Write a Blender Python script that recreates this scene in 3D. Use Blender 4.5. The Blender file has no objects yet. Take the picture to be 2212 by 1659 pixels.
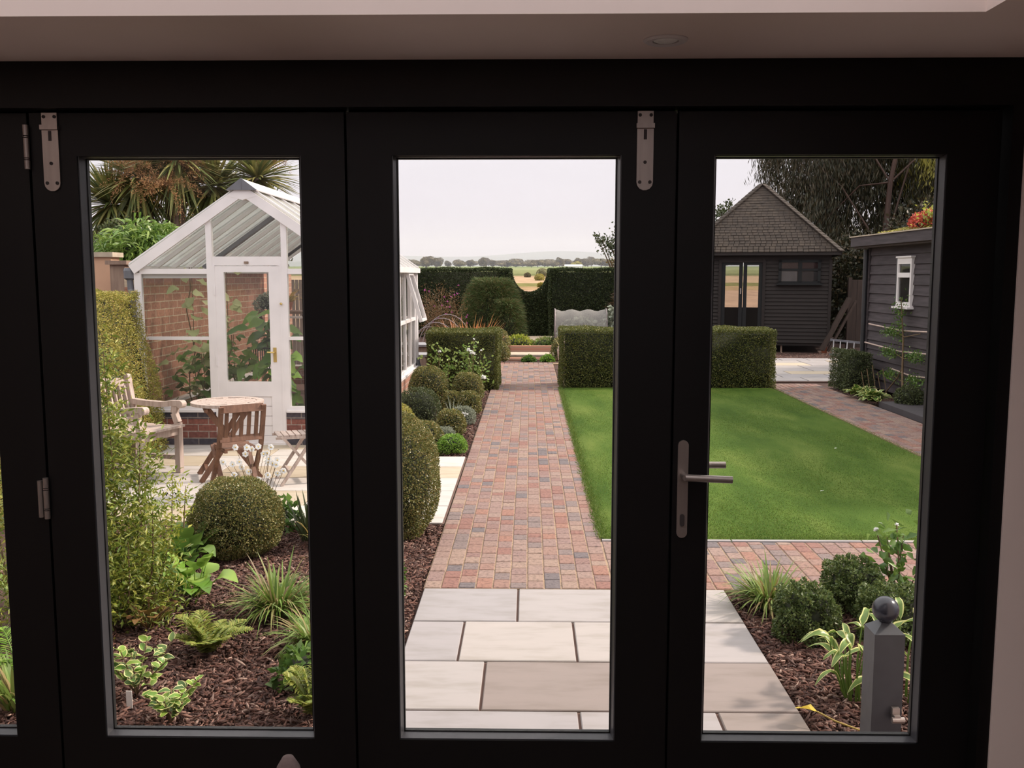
import bpy, math, random
import numpy as np
from mathutils import Vector, Matrix
random.seed(7); R=np.random.RandomState(11)
S=bpy.context.scene; COL=S.collection
def lin(r,g,b,k=1.0):
    f=lambda c:(c/255/12.92 if c/255<=.04045 else ((c/255+.055)/1.055)**2.4)*k
    return (min(f(r),1),min(f(g),1),min(f(b),1),1)
# ---------------------------------------------------------------- camera
F=2060.0; CAMH=1.83; PITCH=math.atan(234.5/F); YAW=math.atan(37/F*math.cos(PITCH))
cd=bpy.data.cameras.new('camera'); cam=bpy.data.objects.new('camera',cd); COL.objects.link(cam)
cam.location=(0,0,CAMH); cam.rotation_euler=(math.pi/2-PITCH,0,YAW)
cd.sensor_fit='HORIZONTAL'; cd.sensor_width=36; cd.lens=36*F/2212; cd.clip_start=.05; cd.clip_end=20000
S.camera=cam
# ---------------------------------------------------------------- sky and sun
W=bpy.data.worlds.new('sky'); S.world=W; W.use_nodes=True
nt=W.node_tree; bg=nt.nodes['Background']
tc=nt.nodes.new('ShaderNodeTexCoord'); sx=nt.nodes.new('ShaderNodeSeparateXYZ'); rp=nt.nodes.new('ShaderNodeValToRGB')
nt.links.new(tc.outputs['Generated'],sx.inputs[0]); nt.links.new(sx.outputs['Z'],rp.inputs[0])
e=rp.color_ramp.elements; e[0].position=0; e[0].color=lin(206,200,221,.50); e[1].position=.5; e[1].color=(.98,.96,.96,1)
k=e.new(.05); k.color=lin(219,213,229,.54); k=e.new(.15); k.color=lin(237,234,243,.56)
nz=nt.nodes.new('ShaderNodeTexNoise'); nz.inputs['Scale'].default_value=3.5; nz.inputs['Detail'].default_value=4
mp=nt.nodes.new('ShaderNodeMapping'); mp.inputs['Scale'].default_value=(1,1,5)
nt.links.new(tc.outputs['Generated'],mp.inputs[0]); nt.links.new(mp.outputs[0],nz.inputs[0])
mr=nt.nodes.new('ShaderNodeMapRange'); mr.inputs['From Min'].default_value=.3; mr.inputs['From Max'].default_value=.7
mr.inputs['To Min'].default_value=.95; mr.inputs['To Max'].default_value=1.05; nt.links.new(nz.outputs[0],mr.inputs[0])
vm=nt.nodes.new('ShaderNodeVectorMath'); vm.operation='SCALE'
nt.links.new(rp.outputs[0],vm.inputs[0]); nt.links.new(mr.outputs[0],vm.inputs['Scale']); nt.links.new(vm.outputs[0],bg.inputs[0])
bg.inputs[1].default_value=1.5
sd=bpy.data.lights.new('sun','SUN'); sun=bpy.data.objects.new('sun',sd); COL.objects.link(sun)
sd.energy=3.9; sd.angle=math.radians(5); sd.color=(1,.87,.76)
sun.rotation_euler=Vector((-.86,-.24,-.68)).to_track_quat('-Z','Y').to_euler(); sun.location=(20,10,20)
S.view_settings.view_transform='Standard'; S.view_settings.look='None'; S.view_settings.gamma=1
S.view_settings.exposure=0.46; S.view_settings.use_curve_mapping=False
# ---------------------------------------------------------------- materials
def newmat(name):
    m=bpy.data.materials.new(name); m.use_nodes=True; t=m.node_tree
    return m,t,t.nodes['Principled BSDF']
def ramp(t,cols,pos=None,interp='LINEAR'):
    r=t.nodes.new('ShaderNodeValToRGB'); r.color_ramp.interpolation=interp; el=r.color_ramp.elements
    n=len(cols)
    for i,c in enumerate(cols):
        p=pos[i] if pos else (i/(n-1) if interp=='LINEAR' else i/n)
        if i<2: el[i].position=p; el[i].color=c
        else: q=el.new(p); q.color=c
    return r
def coords(t,scale=(1,1,1),rot=(0,0,0)):
    tc=t.nodes.new('ShaderNodeTexCoord'); mp=t.nodes.new('ShaderNodeMapping')
    mp.inputs['Scale'].default_value=scale; mp.inputs['Rotation'].default_value=rot
    t.links.new(tc.outputs['Object'],mp.inputs[0]); return mp.outputs[0]
def noise(t,sc,det=3,vec=None,rough=.5):
    n=t.nodes.new('ShaderNodeTexNoise'); n.inputs['Scale'].default_value=sc; n.inputs['Detail'].default_value=det; n.inputs['Roughness'].default_value=rough
    if vec: t.links.new(vec,n.inputs[0])
    return n.outputs[0]
def bump(t,b,h,st,dist=.01):
    n=t.nodes.new('ShaderNodeBump'); n.inputs['Strength'].default_value=st; n.inputs['Distance'].default_value=dist
    t.links.new(h,n.inputs['Height']); t.links.new(n.outputs[0],b.inputs['Normal'])
def mix(t,a,b,f,mode='MIX'):
    m=t.nodes.new('ShaderNodeMix'); m.data_type='RGBA'; m.blend_type=mode
    for s,v in ((m.inputs['Factor'],f),(m.inputs['A'],a),(m.inputs['B'],b)):
        if isinstance(v,(int,float,tuple)): s.default_value=v
        else: t.links.new(v,s)
    return m.outputs['Result']
def plain(name,c,rough=.6,metal=0,var=.12,sc=8,bp=0,scale=(1,1,1)):
    m,t,b=newmat(name); v=coords(t,scale); n=noise(t,sc,4,v)
    r=ramp(t,[tuple(x*(1-var*1.6) for x in c[:3])+(1,),tuple(min(x*(1+var),1) for x in c[:3])+(1,)],[.3,.7]); t.links.new(n,r.inputs[0])
    t.links.new(r.outputs[0],b.inputs['Base Color']); b.inputs['Roughness'].default_value=rough; b.inputs['Metallic'].default_value=metal
    if bp: bump(t,b,n,bp)
    return m
def wood(name,c1,c2,rough=.7,scale=(30,30,2),bp=.3):
    m,t,b=newmat(name); v=coords(t,scale); n=noise(t,1,5,v,.65); g=t.nodes.new('ShaderNodeNewGeometry')
    r=ramp(t,[c1,c2],[.3,.72]); t.links.new(n,r.inputs[0])
    t.links.new(r.outputs[0],b.inputs['Base Color']); b.inputs['Roughness'].default_value=rough
    if bp: bump(t,b,n,bp,.003)
    return m
def leafm(name,cols,rough=.42,tr=.3,interp='LINEAR',lk=1.3):
    cols=[tuple(min(x*lk,.93) for x in c[:3])+(1,) for c in cols]
    m,t,b=newmat(name); g=t.nodes.new('ShaderNodeNewGeometry')
    r=ramp(t,cols,None,interp); t.links.new(g.outputs['Random Per Island'],r.inputs[0])
    t.links.new(r.outputs[0],b.inputs['Base Color']); b.inputs['Roughness'].default_value=rough
    if tr:
        x=t.nodes.new('ShaderNodeBsdfTranslucent'); s=t.nodes.new('ShaderNodeMixShader'); s.inputs[0].default_value=tr
        t.links.new(r.outputs[0],x.inputs[0]); t.links.new(b.outputs[0],s.inputs[1]); t.links.new(x.outputs[0],s.inputs[2])
        t.links.new(s.outputs[0],t.nodes['Material Output'].inputs[0])
    return m
def glassm(name,tint=(1,1,1,1),refl=.5,diff=0,dc=(.8,.8,.8,1)):
    m,t,b=newmat(name); t.nodes.remove(b)
    tr=t.nodes.new('ShaderNodeBsdfTransparent'); tr.inputs[0].default_value=tint
    gl=t.nodes.new('ShaderNodeBsdfGlossy'); gl.inputs['Roughness'].default_value=.01
    fr=t.nodes.new('ShaderNodeFresnel'); fr.inputs[0].default_value=1.35
    mu=t.nodes.new('ShaderNodeMath'); mu.operation='MULTIPLY'; mu.inputs[1].default_value=refl; t.links.new(fr.outputs[0],mu.inputs[0])
    s=t.nodes.new('ShaderNodeMixShader'); t.links.new(mu.outputs[0],s.inputs[0]); t.links.new(tr.outputs[0],s.inputs[1]); t.links.new(gl.outputs[0],s.inputs[2])
    o=s.outputs[0]
    if diff:
        d=t.nodes.new('ShaderNodeBsdfDiffuse'); d.inputs[0].default_value=dc
        tl=t.nodes.new('ShaderNodeBsdfTranslucent'); tl.inputs[0].default_value=dc
        a=t.nodes.new('ShaderNodeMixShader'); a.inputs[0].default_value=.6; t.links.new(d.outputs[0],a.inputs[1]); t.links.new(tl.outputs[0],a.inputs[2])
        s2=t.nodes.new('ShaderNodeMixShader'); s2.inputs[0].default_value=diff; t.links.new(o,s2.inputs[1]); t.links.new(a.outputs[0],s2.inputs[2]); o=s2.outputs[0]
    t.links.new(o,t.nodes['Material Output'].inputs[0]); return m
def islands(name,cols,rough=.8,nsc=40,bp=.4,interp='CONSTANT',speck=.25):
    """per stone / brick colour with worn speckle"""
    m,t,b=newmat(name); g=t.nodes.new('ShaderNodeNewGeometry'); r=ramp(t,cols,None,interp)
    t.links.new(g.outputs['Random Per Island'],r.inputs[0]); v=coords(t)
    n=noise(t,nsc,5,v,.7); rr=ramp(t,[(1-speck*2.2,)*3+(1,),(1,1,1,1),(1+speck,)*3+(1,)],[.32,.5,.75]); t.links.new(n,rr.inputs[0])
    t.links.new(mix(t,r.outputs[0],rr.outputs[0],1.0,'MULTIPLY'),b.inputs['Base Color'])
    b.inputs['Roughness'].default_value=rough; bump(t,b,n,bp,.004); return m
def bricks(name,cols,mortar,rot=(0,0,0),bw=.225,bh=.075,axis='XZ'):
    m,t,b=newmat(name); tc=t.nodes.new('ShaderNodeTexCoord'); s=t.nodes.new('ShaderNodeSeparateXYZ'); c=t.nodes.new('ShaderNodeCombineXYZ')
    t.links.new(tc.outputs['Object'],s.inputs[0]); t.links.new(s.outputs[axis[0]],c.inputs[0]); t.links.new(s.outputs[axis[1]],c.inputs[1])
    k=t.nodes.new('ShaderNodeTexBrick'); t.links.new(c.outputs[0],k.inputs[0])
    k.inputs['Scale'].default_value=1; k.inputs['Brick Width'].default_value=bw; k.inputs['Row Height'].default_value=bh; k.inputs['Mortar Size'].default_value=.006
    k.inputs['Color1'].default_value=cols[0]; k.inputs['Color2'].default_value=cols[1]; k.inputs['Mortar'].default_value=mortar
    n=noise(t,30,4,c.outputs[0]); r=ramp(t,[(.7,.7,.7,1),(1.15,1.15,1.15,1)],[.3,.7]); t.links.new(n,r.inputs[0])
    t.links.new(mix(t,k.outputs[0],r.outputs[0],1.0,'MULTIPLY'),b.inputs['Base Color']); b.inputs['Roughness'].default_value=.85
    inv=t.nodes.new('ShaderNodeMath'); inv.operation='SUBTRACT'; inv.inputs[0].default_value=1; t.links.new(k.outputs['Fac'],inv.inputs[1])
    bump(t,b,inv.outputs[0],.6,.006); return m
M={}
M['frame']=plain('door_paint',(.003,.0026,.003,1),.5,0,.05,3); M['frame'].node_tree.nodes['Principled BSDF'].inputs['Specular IOR Level'].default_value=.3
M['bead']=plain('door_bead_paint',(.06,.06,.068,1),.35,0,.05,3)
M['gasket']=plain('gasket_rubber',(.01,.01,.01,1),.6,0,0)
M['floor']=plain('dark_floor',(.15,.11,.09,1),.5,0,.1,3)
M['roomwall']=plain('room_wall_paint',(.30,.24,.22,1),.9,0,.03,2)
M['plaster']=plain('plaster',(.86,.735,.69,1),.9,0,.02,2,.05)
M['steel']=plain('brushed_steel',(.40,.35,.325,1),.42,.85,.06,60,0,(1,1,.1))
M['darkscrew']=plain('screw_recess',(.05,.04,.04,1),.6)
M['glass']=glassm('door_glass',(.95,.945,.935,1),.35)
M['ghglass']=glassm('greenhouse_glass',(.95,.96,.95,1),.6,.04,(.75,.72,.7,1))
M['roofglass']=glassm('greenhouse_roof_glass',(.93,.94,.93,1),.7,.40,(.80,.80,.76,1))
M['shglass']=glassm('dark_window_glass',(.8,.8,.8,1),1.0,.08,(.25,.22,.22,1))
M['white']=plain('white_gloss_paint',(.76,.715,.72,1),.4,0,.04,5)
M['cap']=plain('grey_end_cap',(.13,.13,.15,1),.5)
M['grey_pipe']=plain('grey_downpipe',(.35,.34,.36,1),.4)
M['black_plastic']=plain('black_plastic',(.03,.03,.035,1),.4)
M['brass']=plain('brass',(.62,.45,.16,1),.3,.7)
M['paver']=islands('paver_clay',[lin(184,144,130,.49),lin(182,150,140,.49),lin(190,140,122,.49),lin(162,142,138,.49),lin(188,158,146,.49),lin(176,128,116,.49),lin(192,162,146,.49),lin(140,128,130,.49),lin(186,148,134,.49),lin(178,146,138,.49),lin(172,136,128,.49),lin(184,152,140,.49)],.85,45,.5)
M['sand']=plain('joint_sand',lin(205,175,145,.5),.95,0,.2,30)
M['slab']=None
def slabm(name,cols):
    m,t,b=newmat(name); g=t.nodes.new('ShaderNodeNewGeometry'); r=ramp(t,cols); t.links.new(g.outputs['Random Per Island'],r.inputs[0])
    v=coords(t,(1.3,4.5,1),(0,0,.25)); n=noise(t,2.2,6,v,.6)
    rr=ramp(t,[(.84,.83,.80,1),(1,1,1,1),(1.05,1.04,1.04,1)],[.33,.52,.72]); t.links.new(n,rr.inputs[0])
    n2=noise(t,45,3,coords(t)); t.links.new(mix(t,r.outputs[0],rr.outputs[0],1.0,'MULTIPLY'),b.inputs['Base Color'])
    b.inputs['Roughness'].default_value=.75; bump(t,b,n,.35,.006); return m
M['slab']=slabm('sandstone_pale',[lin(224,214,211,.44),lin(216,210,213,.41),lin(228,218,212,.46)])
M['slab_sunlit']=slabm('sandstone_patio_sunlit',[lin(228,220,212,.66),lin(222,214,210,.62),lin(232,224,214,.68)])  # paler than the front slabs: stronger sun on the patio is in the colour
M['slabb']=slabm('sandstone_brown',[lin(196,180,172,.42),lin(190,174,168,.42)])
M['slaby']=slabm('sandstone_yellow',[lin(224,208,184,.58),lin(216,198,172,.56)])
M['slabg']=slabm('slate_dark',[lin(74,70,76,.7),lin(82,76,80,.7)])
M['joint']=plain('joint_soil',lin(120,92,82,.6),.95)
M['soil']=plain('mulch_soil',lin(88,58,48,.6),.95,0,.35,25,.6)
M['chip']=leafm('bark_chip',[lin(76,42,34,.8),lin(104,66,54,.8),lin(128,86,72,.8),lin(90,56,46,.8),lin(150,112,98,.85),lin(72,48,44,.8),lin(104,70,58,.8),lin(74,50,44,.8),lin(98,66,56,.8),lin(70,46,42,.8),lin(196,164,148,.8)],.8,0,'LINEAR',.92)
def lawnm():
    m,t,b=newmat('lawn_grass'); v=coords(t,(1.6,.55,1)); n=noise(t,1.1,4,v,.6); r=ramp(t,[lin(72,104,30,.62),lin(94,122,44,.64),lin(124,142,66,.66)],[.32,.5,.72]); t.links.new(n,r.inputs[0])
    f=noise(t,130,3,coords(t,(1,.5,1)),.7); rr=ramp(t,[(.5,.55,.45,1),(1.25,1.25,1.2,1)],[.3,.7]); t.links.new(f,rr.inputs[0])
    t.links.new(mix(t,r.outputs[0],rr.outputs[0],1.0,'MULTIPLY'),b.inputs['Base Color']); b.inputs['Roughness'].default_value=.9; b.inputs['Specular IOR Level'].default_value=.15
    bump(t,b,f,.8,.01); return m
M['lawn']=lawnm()
M['blade']=leafm('lawn_blade',[lin(76,108,34,.78),lin(100,126,48,.78),lin(128,144,68,.8),lin(86,116,38,.78)],.7,.3,'LINEAR',1.02)
G=lambda *a:[lin(*x) for x in a]
M['box']=leafm('box_leaves',G((66,78,42),(96,100,52),(126,118,66),(80,92,52),(150,132,86),(104,104,58)),.35,.2)
M['lon']=leafm('golden_hedge_leaves',G((124,124,58),(150,144,70),(172,160,88),(132,130,62),(104,110,52),(168,138,88)),.55,.3,'LINEAR',1.35)
M['yew']=leafm('clipped_hedge_leaves',G((54,64,28),(78,84,36),(100,100,46),(66,76,34),(118,110,56)),.55,.2)
M['yewfar']=leafm('dark_hedge_leaves',G((34,48,24),(48,60,28),(64,70,34),(42,52,28)),.65,.15)
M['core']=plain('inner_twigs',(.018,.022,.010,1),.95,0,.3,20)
M['twig']=wood('twig_bark',lin(92,74,54,.8),lin(132,108,78,.8),.8,(20,20,4))
M['yg']=leafm('yellow_green_leaves',G((112,130,40),(146,152,56),(176,172,78),(96,118,42),(130,138,52)),.32,.35)
M['bright']=leafm('bright_green_leaves',G((88,126,48),(112,146,58),(134,160,70),(78,112,46)),.35,.35)
M['mid']=leafm('mid_green_leaves',G((62,92,40),(80,108,46),(98,122,54),(54,82,38)),.4,.3)
M['dk']=leafm('dark_green_leaves',G((52,60,36),(66,76,44),(84,88,54)),.55,.2)
M['fern']=leafm('fern_fronds',G((96,116,44),(124,136,56),(142,138,66),(80,98,38)),.45,.3)
M['cream']=leafm('cream_margin',G((206,202,140),(190,190,118),(216,212,158)),.4,.3)
M['grassy']=leafm('grass_blades',G((98,134,50),(122,146,70),(84,114,48),(136,150,80),(108,134,60),(146,130,86),(128,108,78)),.5,.3,'LINEAR',1.1)
M['orange']=leafm('rust_blades',G((166,96,58),(182,118,62),(138,110,58),(150,84,52)),.5,.3)
M['straw']=leafm('straw_blades',G((190,152,90),(160,136,72),(120,122,62)),.5,.3)
M['grey']=leafm('silver_leaves',G((116,122,108),(138,142,124),(98,106,92)),.6,.2)
M['shr']=leafm('small_shrub_leaves',G((56,72,40),(76,92,50),(98,108,60),(66,80,44)),.45,.25,'LINEAR',1.4)
M['petal']=leafm('white_petals',G((250,244,236),(244,238,228)),.5,.35)
M['yel']=plain('yellow_stamens',lin(232,190,60),.6)
M['purple']=leafm('purple_flowers',G((176,88,150),(156,74,136)),.5,.3)
M['berry']=plain('black_berry',(.01,.01,.015,1),.25)
M['palm']=leafm('cordyline_leaves',G((70,82,48),(94,104,58),(122,126,70),(142,132,80),(60,70,42)),.45,.25)
M['panicle']=leafm('dry_panicles',G((132,92,58),(156,116,74),(112,76,48),(176,138,92)),.7,.2)
M['euc']=leafm('eucalyptus_leaves',G((40,46,30),(52,54,34),(68,66,42),(82,68,46),(34,38,26)),.5,.2,'LINEAR',.95)
M['euclit']=leafm('eucalyptus_sunlit_leaves',G((120,120,50),(140,132,60),(96,98,44)),.4,.35)  # same eucalyptus leaves with yellow sunlight put into their colour
M['eubark']=wood('eucalyptus_bark',lin(94,60,48,.28),lin(134,96,78,.3),.7,(12,12,2))
M['sedum']=leafm('sedum_heads',G((176,74,58),(160,60,54),(188,98,70),(140,60,54)),.6,.2)
M['teak']=wood('weathered_teak',lin(170,150,140,.8),lin(216,198,188,.82),.7,(35,35,3))
M['brown']=wood('oiled_teak',lin(108,72,54,.6),lin(158,114,90,.62),.55,(35,35,3))
M['stain']=wood('black_stained_boards',lin(60,46,43,.17),lin(92,75,71,.18),.8,(2,30,30))
M['stain2']=wood('grey_stained_boards',lin(68,58,62,.44),lin(108,96,102,.46),.8,(30,2,30))
M['post']=plain('bollard_paint',lin(64,66,72,.85),.45,0,.1,20,.1)
M['ball']=plain('bollard_ball_paint',lin(58,60,70,.7),.22,0,.03,5)
M['tile']=None
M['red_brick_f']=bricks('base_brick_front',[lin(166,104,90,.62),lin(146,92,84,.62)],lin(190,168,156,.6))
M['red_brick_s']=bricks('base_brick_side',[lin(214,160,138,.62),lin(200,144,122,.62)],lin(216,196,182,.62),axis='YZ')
M['garden_brick']=bricks('garden_wall_brick',[lin(206,146,122,.8),lin(176,122,102,.8)],lin(222,200,174,.8),bh=.09,bw=.27,axis='YZ')
M['blue_brick']=bricks('blue_brick',[lin(78,74,84,.7),lin(92,84,92,.7)],lin(160,146,140,.6))
M['render']=plain('peach_render',lin(228,182,150,.72),.85,0,.04,4)
M['coping']=plain('stone_coping',lin(214,196,174,.65),.85)
M['oldpost']=wood('old_timber',lin(128,104,92,.8),lin(168,144,126,.8),.8,(20,20,2))
M['fencew']=wood('fence_timber',lin(74,58,52,.45),lin(104,84,74,.45),.8,(20,20,2))
M['mesh']=None
M['white_plastic']=plain('white_plastic',(.78,.76,.74,1),.4)
M['redp']=plain('red_plastic',lin(196,44,52,.8),.4)
M['amber']=plain('amber_plastic',lin(226,186,110,.8),.4)
M['terracotta']=plain('terracotta',lin(172,104,78,.8),.8)
M['cane']=plain('pale_cane',lin(206,180,168,.8),.6)
M['hoop']=plain('pale_hoop',lin(150,136,136,.8),.5)
M['fabric']=plain('chair_fabric',(.16,.115,.11,1),.95,0,.1,60,.3)
M['curtain']=plain('red_blind',lin(110,50,52,.35),.8)
M['hill']=plain('hill_woodland',(.10,.12,.08,1),.95,0,.2,.002)
M['treefar']=leafm('distant_tree_leaves',G((96,92,62),(114,102,72),(84,86,56),(128,112,80)),.8,.15)
M['treeyel']=leafm('distant_yellow_leaves',G((158,148,76),(140,134,66)),.8,.15)
M['shedw']=plain('white_cladding',(.85,.85,.83,1),.6)
M['metal_panel']=plain('galvanised',(.28,.27,.28,1),.5,.3)
M['water']=plain('pond_water',(.02,.018,.02,1),.08,0,0)
# ---------------------------------------------------------------- object helpers
def tag(o,label=None,cat=None,group=None,kind=None):
    if label: o['label']=label
    if cat: o['category']=cat
    if group: o['group']=group
    if kind: o['kind']=kind
    return o
def thing(name,label,cat,loc=(0,0,0),rz=0,group=None,kind=None):
    o=bpy.data.objects.new(name,None); COL.objects.link(o); o.location=loc; o.rotation_euler=(0,0,rz); o.empty_display_size=.1
    return tag(o,label,cat,group,kind)
def finish(name,me,mats,parent=None,origin=None,world=True):
    o=bpy.data.objects.new(name,me); COL.objects.link(o)
    for m in (mats if isinstance(mats,(list,tuple)) else [mats]): me.materials.append(m)
    off=None
    if parent is not None:
        o.parent=parent
        if world and parent.rotation_euler.z==0:
            off=Vector(parent.location); p=parent.parent
            while p: off+=Vector(p.location); p=p.parent
    elif origin is not None: off=Vector(origin); o.location=origin
    if off is not None and off.length>0: me.transform(Matrix.Translation(-off))
    return o
class MB:
    def __init__(s): s.v=[]; s.f=[]; s.m=[]; s.mi=0; s.X=None
    def add(s,vs,fs):
        b=len(s.v)
        if s.X is not None: vs=[tuple(s.X@Vector(v)) for v in vs]
        s.v+= [tuple(v) for v in vs]; s.f+=[tuple(i+b for i in f) for f in fs]; s.m+=[s.mi]*len(fs); return s
    def box(s,x0,x1,y0,y1,z0,z1,ch=0):
        if ch:
            c=ch; return s.add([(x0,y0,z0),(x1,y0,z0),(x1,y1,z0),(x0,y1,z0),(x0,y0,z1-c),(x1,y0,z1-c),(x1,y1,z1-c),(x0,y1,z1-c),(x0+c,y0+c,z1),(x1-c,y0+c,z1),(x1-c,y1-c,z1),(x0+c,y1-c,z1)],
                [(0,3,2,1),(0,1,5,4),(1,2,6,5),(2,3,7,6),(3,0,4,7),(4,5,9,8),(5,6,10,9),(6,7,11,10),(7,4,8,11),(8,9,10,11)])
        return s.add([(x0,y0,z0),(x1,y0,z0),(x1,y1,z0),(x0,y1,z0),(x0,y0,z1),(x1,y0,z1),(x1,y1,z1),(x0,y1,z1)],
            [(0,3,2,1),(4,5,6,7),(0,1,5,4),(1,2,6,5),(2,3,7,6),(3,0,4,7)])
    def bar(s,p0,p1,w,h,up=(0,0,1)):
        p0=Vector(p0);p1=Vector(p1);d=(p1-p0).normalized();u=Vector(up)
        if abs(d.dot(u))>.98: u=Vector((0,1,0))
        a=d.cross(u).normalized(); b=a.cross(d).normalized(); a*=w/2; b*=h/2
        vs=[p0-a-b,p0+a-b,p0+a+b,p0-a+b,p1-a-b,p1+a-b,p1+a+b,p1-a+b]
        return s.add(vs,[(0,3,2,1),(4,5,6,7),(0,1,5,4),(1,2,6,5),(2,3,7,6),(3,0,4,7)])
    def path(s,pts,w,h,up=(0,0,1)):
        for a,b in zip(pts[:-1],pts[1:]): s.bar(a,b,w,h,up)
        return s
    def tube(s,pts,rs,n=8):
        pts=[Vector(p) for p in pts]; rs=rs if isinstance(rs,(list,tuple)) else [rs]*len(pts); vs=[]; fs=[]
        d0=(pts[1]-pts[0]).normalized(); ref=Vector((0,0,1)) if abs(d0.z)<.9 else Vector((1,0,0)); a=d0.cross(ref).normalized()
        for i,p in enumerate(pts):
            d=(pts[min(i+1,len(pts)-1)]-pts[max(i-1,0)]).normalized(); a=(a-d*a.dot(d)).normalized(); b=d.cross(a)
            for k in range(n):
                t=2*math.pi*k/n; vs.append(p+(a*math.cos(t)+b*math.sin(t))*rs[i])
        for i in range(len(pts)-1):
            for k in range(n): fs.append((i*n+k,i*n+(k+1)%n,(i+1)*n+(k+1)%n,(i+1)*n+k))
        fs.append(tuple(range(n-1,-1,-1))); fs.append(tuple((len(pts)-1)*n+k for k in range(n)))
        return s.add(vs,fs)
    def lathe(s,prof,c=(0,0,0),n=20):
        vs=[];fs=[]
        for r,z in prof:
            for k in range(n): t=2*math.pi*k/n; vs.append((c[0]+r*math.cos(t),c[1]+r*math.sin(t),c[2]+z))
        for i in range(len(prof)-1):
            for k in range(n): fs.append((i*n+k,i*n+(k+1)%n,(i+1)*n+(k+1)%n,(i+1)*n+k))
        fs.append(tuple(range(n-1,-1,-1))); fs.append(tuple((len(prof)-1)*n+k for k in range(n)))
        return s.add(vs,fs)
    def prism(s,poly,ax,a0,a1):
        """extrude 2D polygon along axis ax ('x','y','z')"""
        f={'x':lambda u,v,w:(w,u,v),'y':lambda u,v,w:(u,w,v),'z':lambda u,v,w:(u,v,w)}[ax]; n=len(poly)
        vs=[f(u,v,a0) for u,v in poly]+[f(u,v,a1) for u,v in poly]
        return s.add(vs,[tuple(range(n-1,-1,-1)),tuple(range(n,2*n))]+[(i,(i+1)%n,n+(i+1)%n,n+i) for i in range(n)])
    def build(s,name,mats,parent=None,origin=None,smooth=False,world=True):
        me=bpy.data.meshes.new(name); me.from_pydata(s.v,[],s.f); me.update()
        if isinstance(mats,(list,tuple)): me.polygons.foreach_set('material_index',s.m)
        if smooth: me.polygons.foreach_set('use_smooth',[True]*len(me.polygons))
        o=finish(name,me,mats,parent,origin,world)
        bm=__import__('bmesh').new(); bm.from_mesh(me); __import__('bmesh').ops.recalc_face_normals(bm,faces=bm.faces); bm.to_mesh(me); bm.free()
        return o
def B(name,mats,boxes,parent=None,origin=None,world=True):
    m=MB()
    for b in boxes: m.box(*b)
    return m.build(name,mats,parent,origin,world=world)
class NP:
    """numpy quad collector for foliage"""
    def __init__(s): s.V=[];s.Q=[];s.I=[];s.n=0
    def add(s,V,Q,mi=0):
        s.V.append(V.reshape(-1,3)); s.Q.append(Q.reshape(-1,4)+s.n); s.n+=V.reshape(-1,3).shape[0]
        q=Q.reshape(-1,4).shape[0]; s.I.append(np.full(q,mi) if np.isscalar(mi) else mi); return s
    def mb(s,m,mi):
        if m.v:
            V=np.array(m.v,float); Q=[]
            for f in m.f:
                if len(f)==4: Q.append(f)
                else:
                    for i in range(1,len(f)-1,2): Q.append((f[0],f[i],f[i+1],f[i+2] if i+2<len(f) else f[i+1]))
            Qa=[q for q in Q if len(set(q))==4]; s.add(V,np.array(Qa),mi)
        return s
    def build(s,name,mats,parent=None,origin=None,world=True):
        V=np.concatenate(s.V); Q=np.concatenate(s.Q); I=np.concatenate(s.I).astype(np.int32)
        me=bpy.data.meshes.new(name); me.vertices.add(len(V)); me.vertices.foreach_set('co',V.astype(np.float32).ravel())
        me.loops.add(Q.size); me.loops.foreach_set('vertex_index',Q.astype(np.int32).ravel())
        me.polygons.add(len(Q)); me.polygons.foreach_set('loop_start',np.arange(0,Q.size,4,dtype=np.int32))
        try: me.polygons.foreach_set('loop_total',np.full(len(Q),4,dtype=np.int32))
        except Exception: pass
        me.polygons.foreach_set('material_index',I); me.update(calc_edges=True); me.validate()
        return finish(name,me,mats,parent,origin,world)
nrm=lambda a:a/np.maximum(np.linalg.norm(a,axis=-1,keepdims=True),1e-9)
rnd=lambda n:nrm(R.normal(size=(n,3)))
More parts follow.
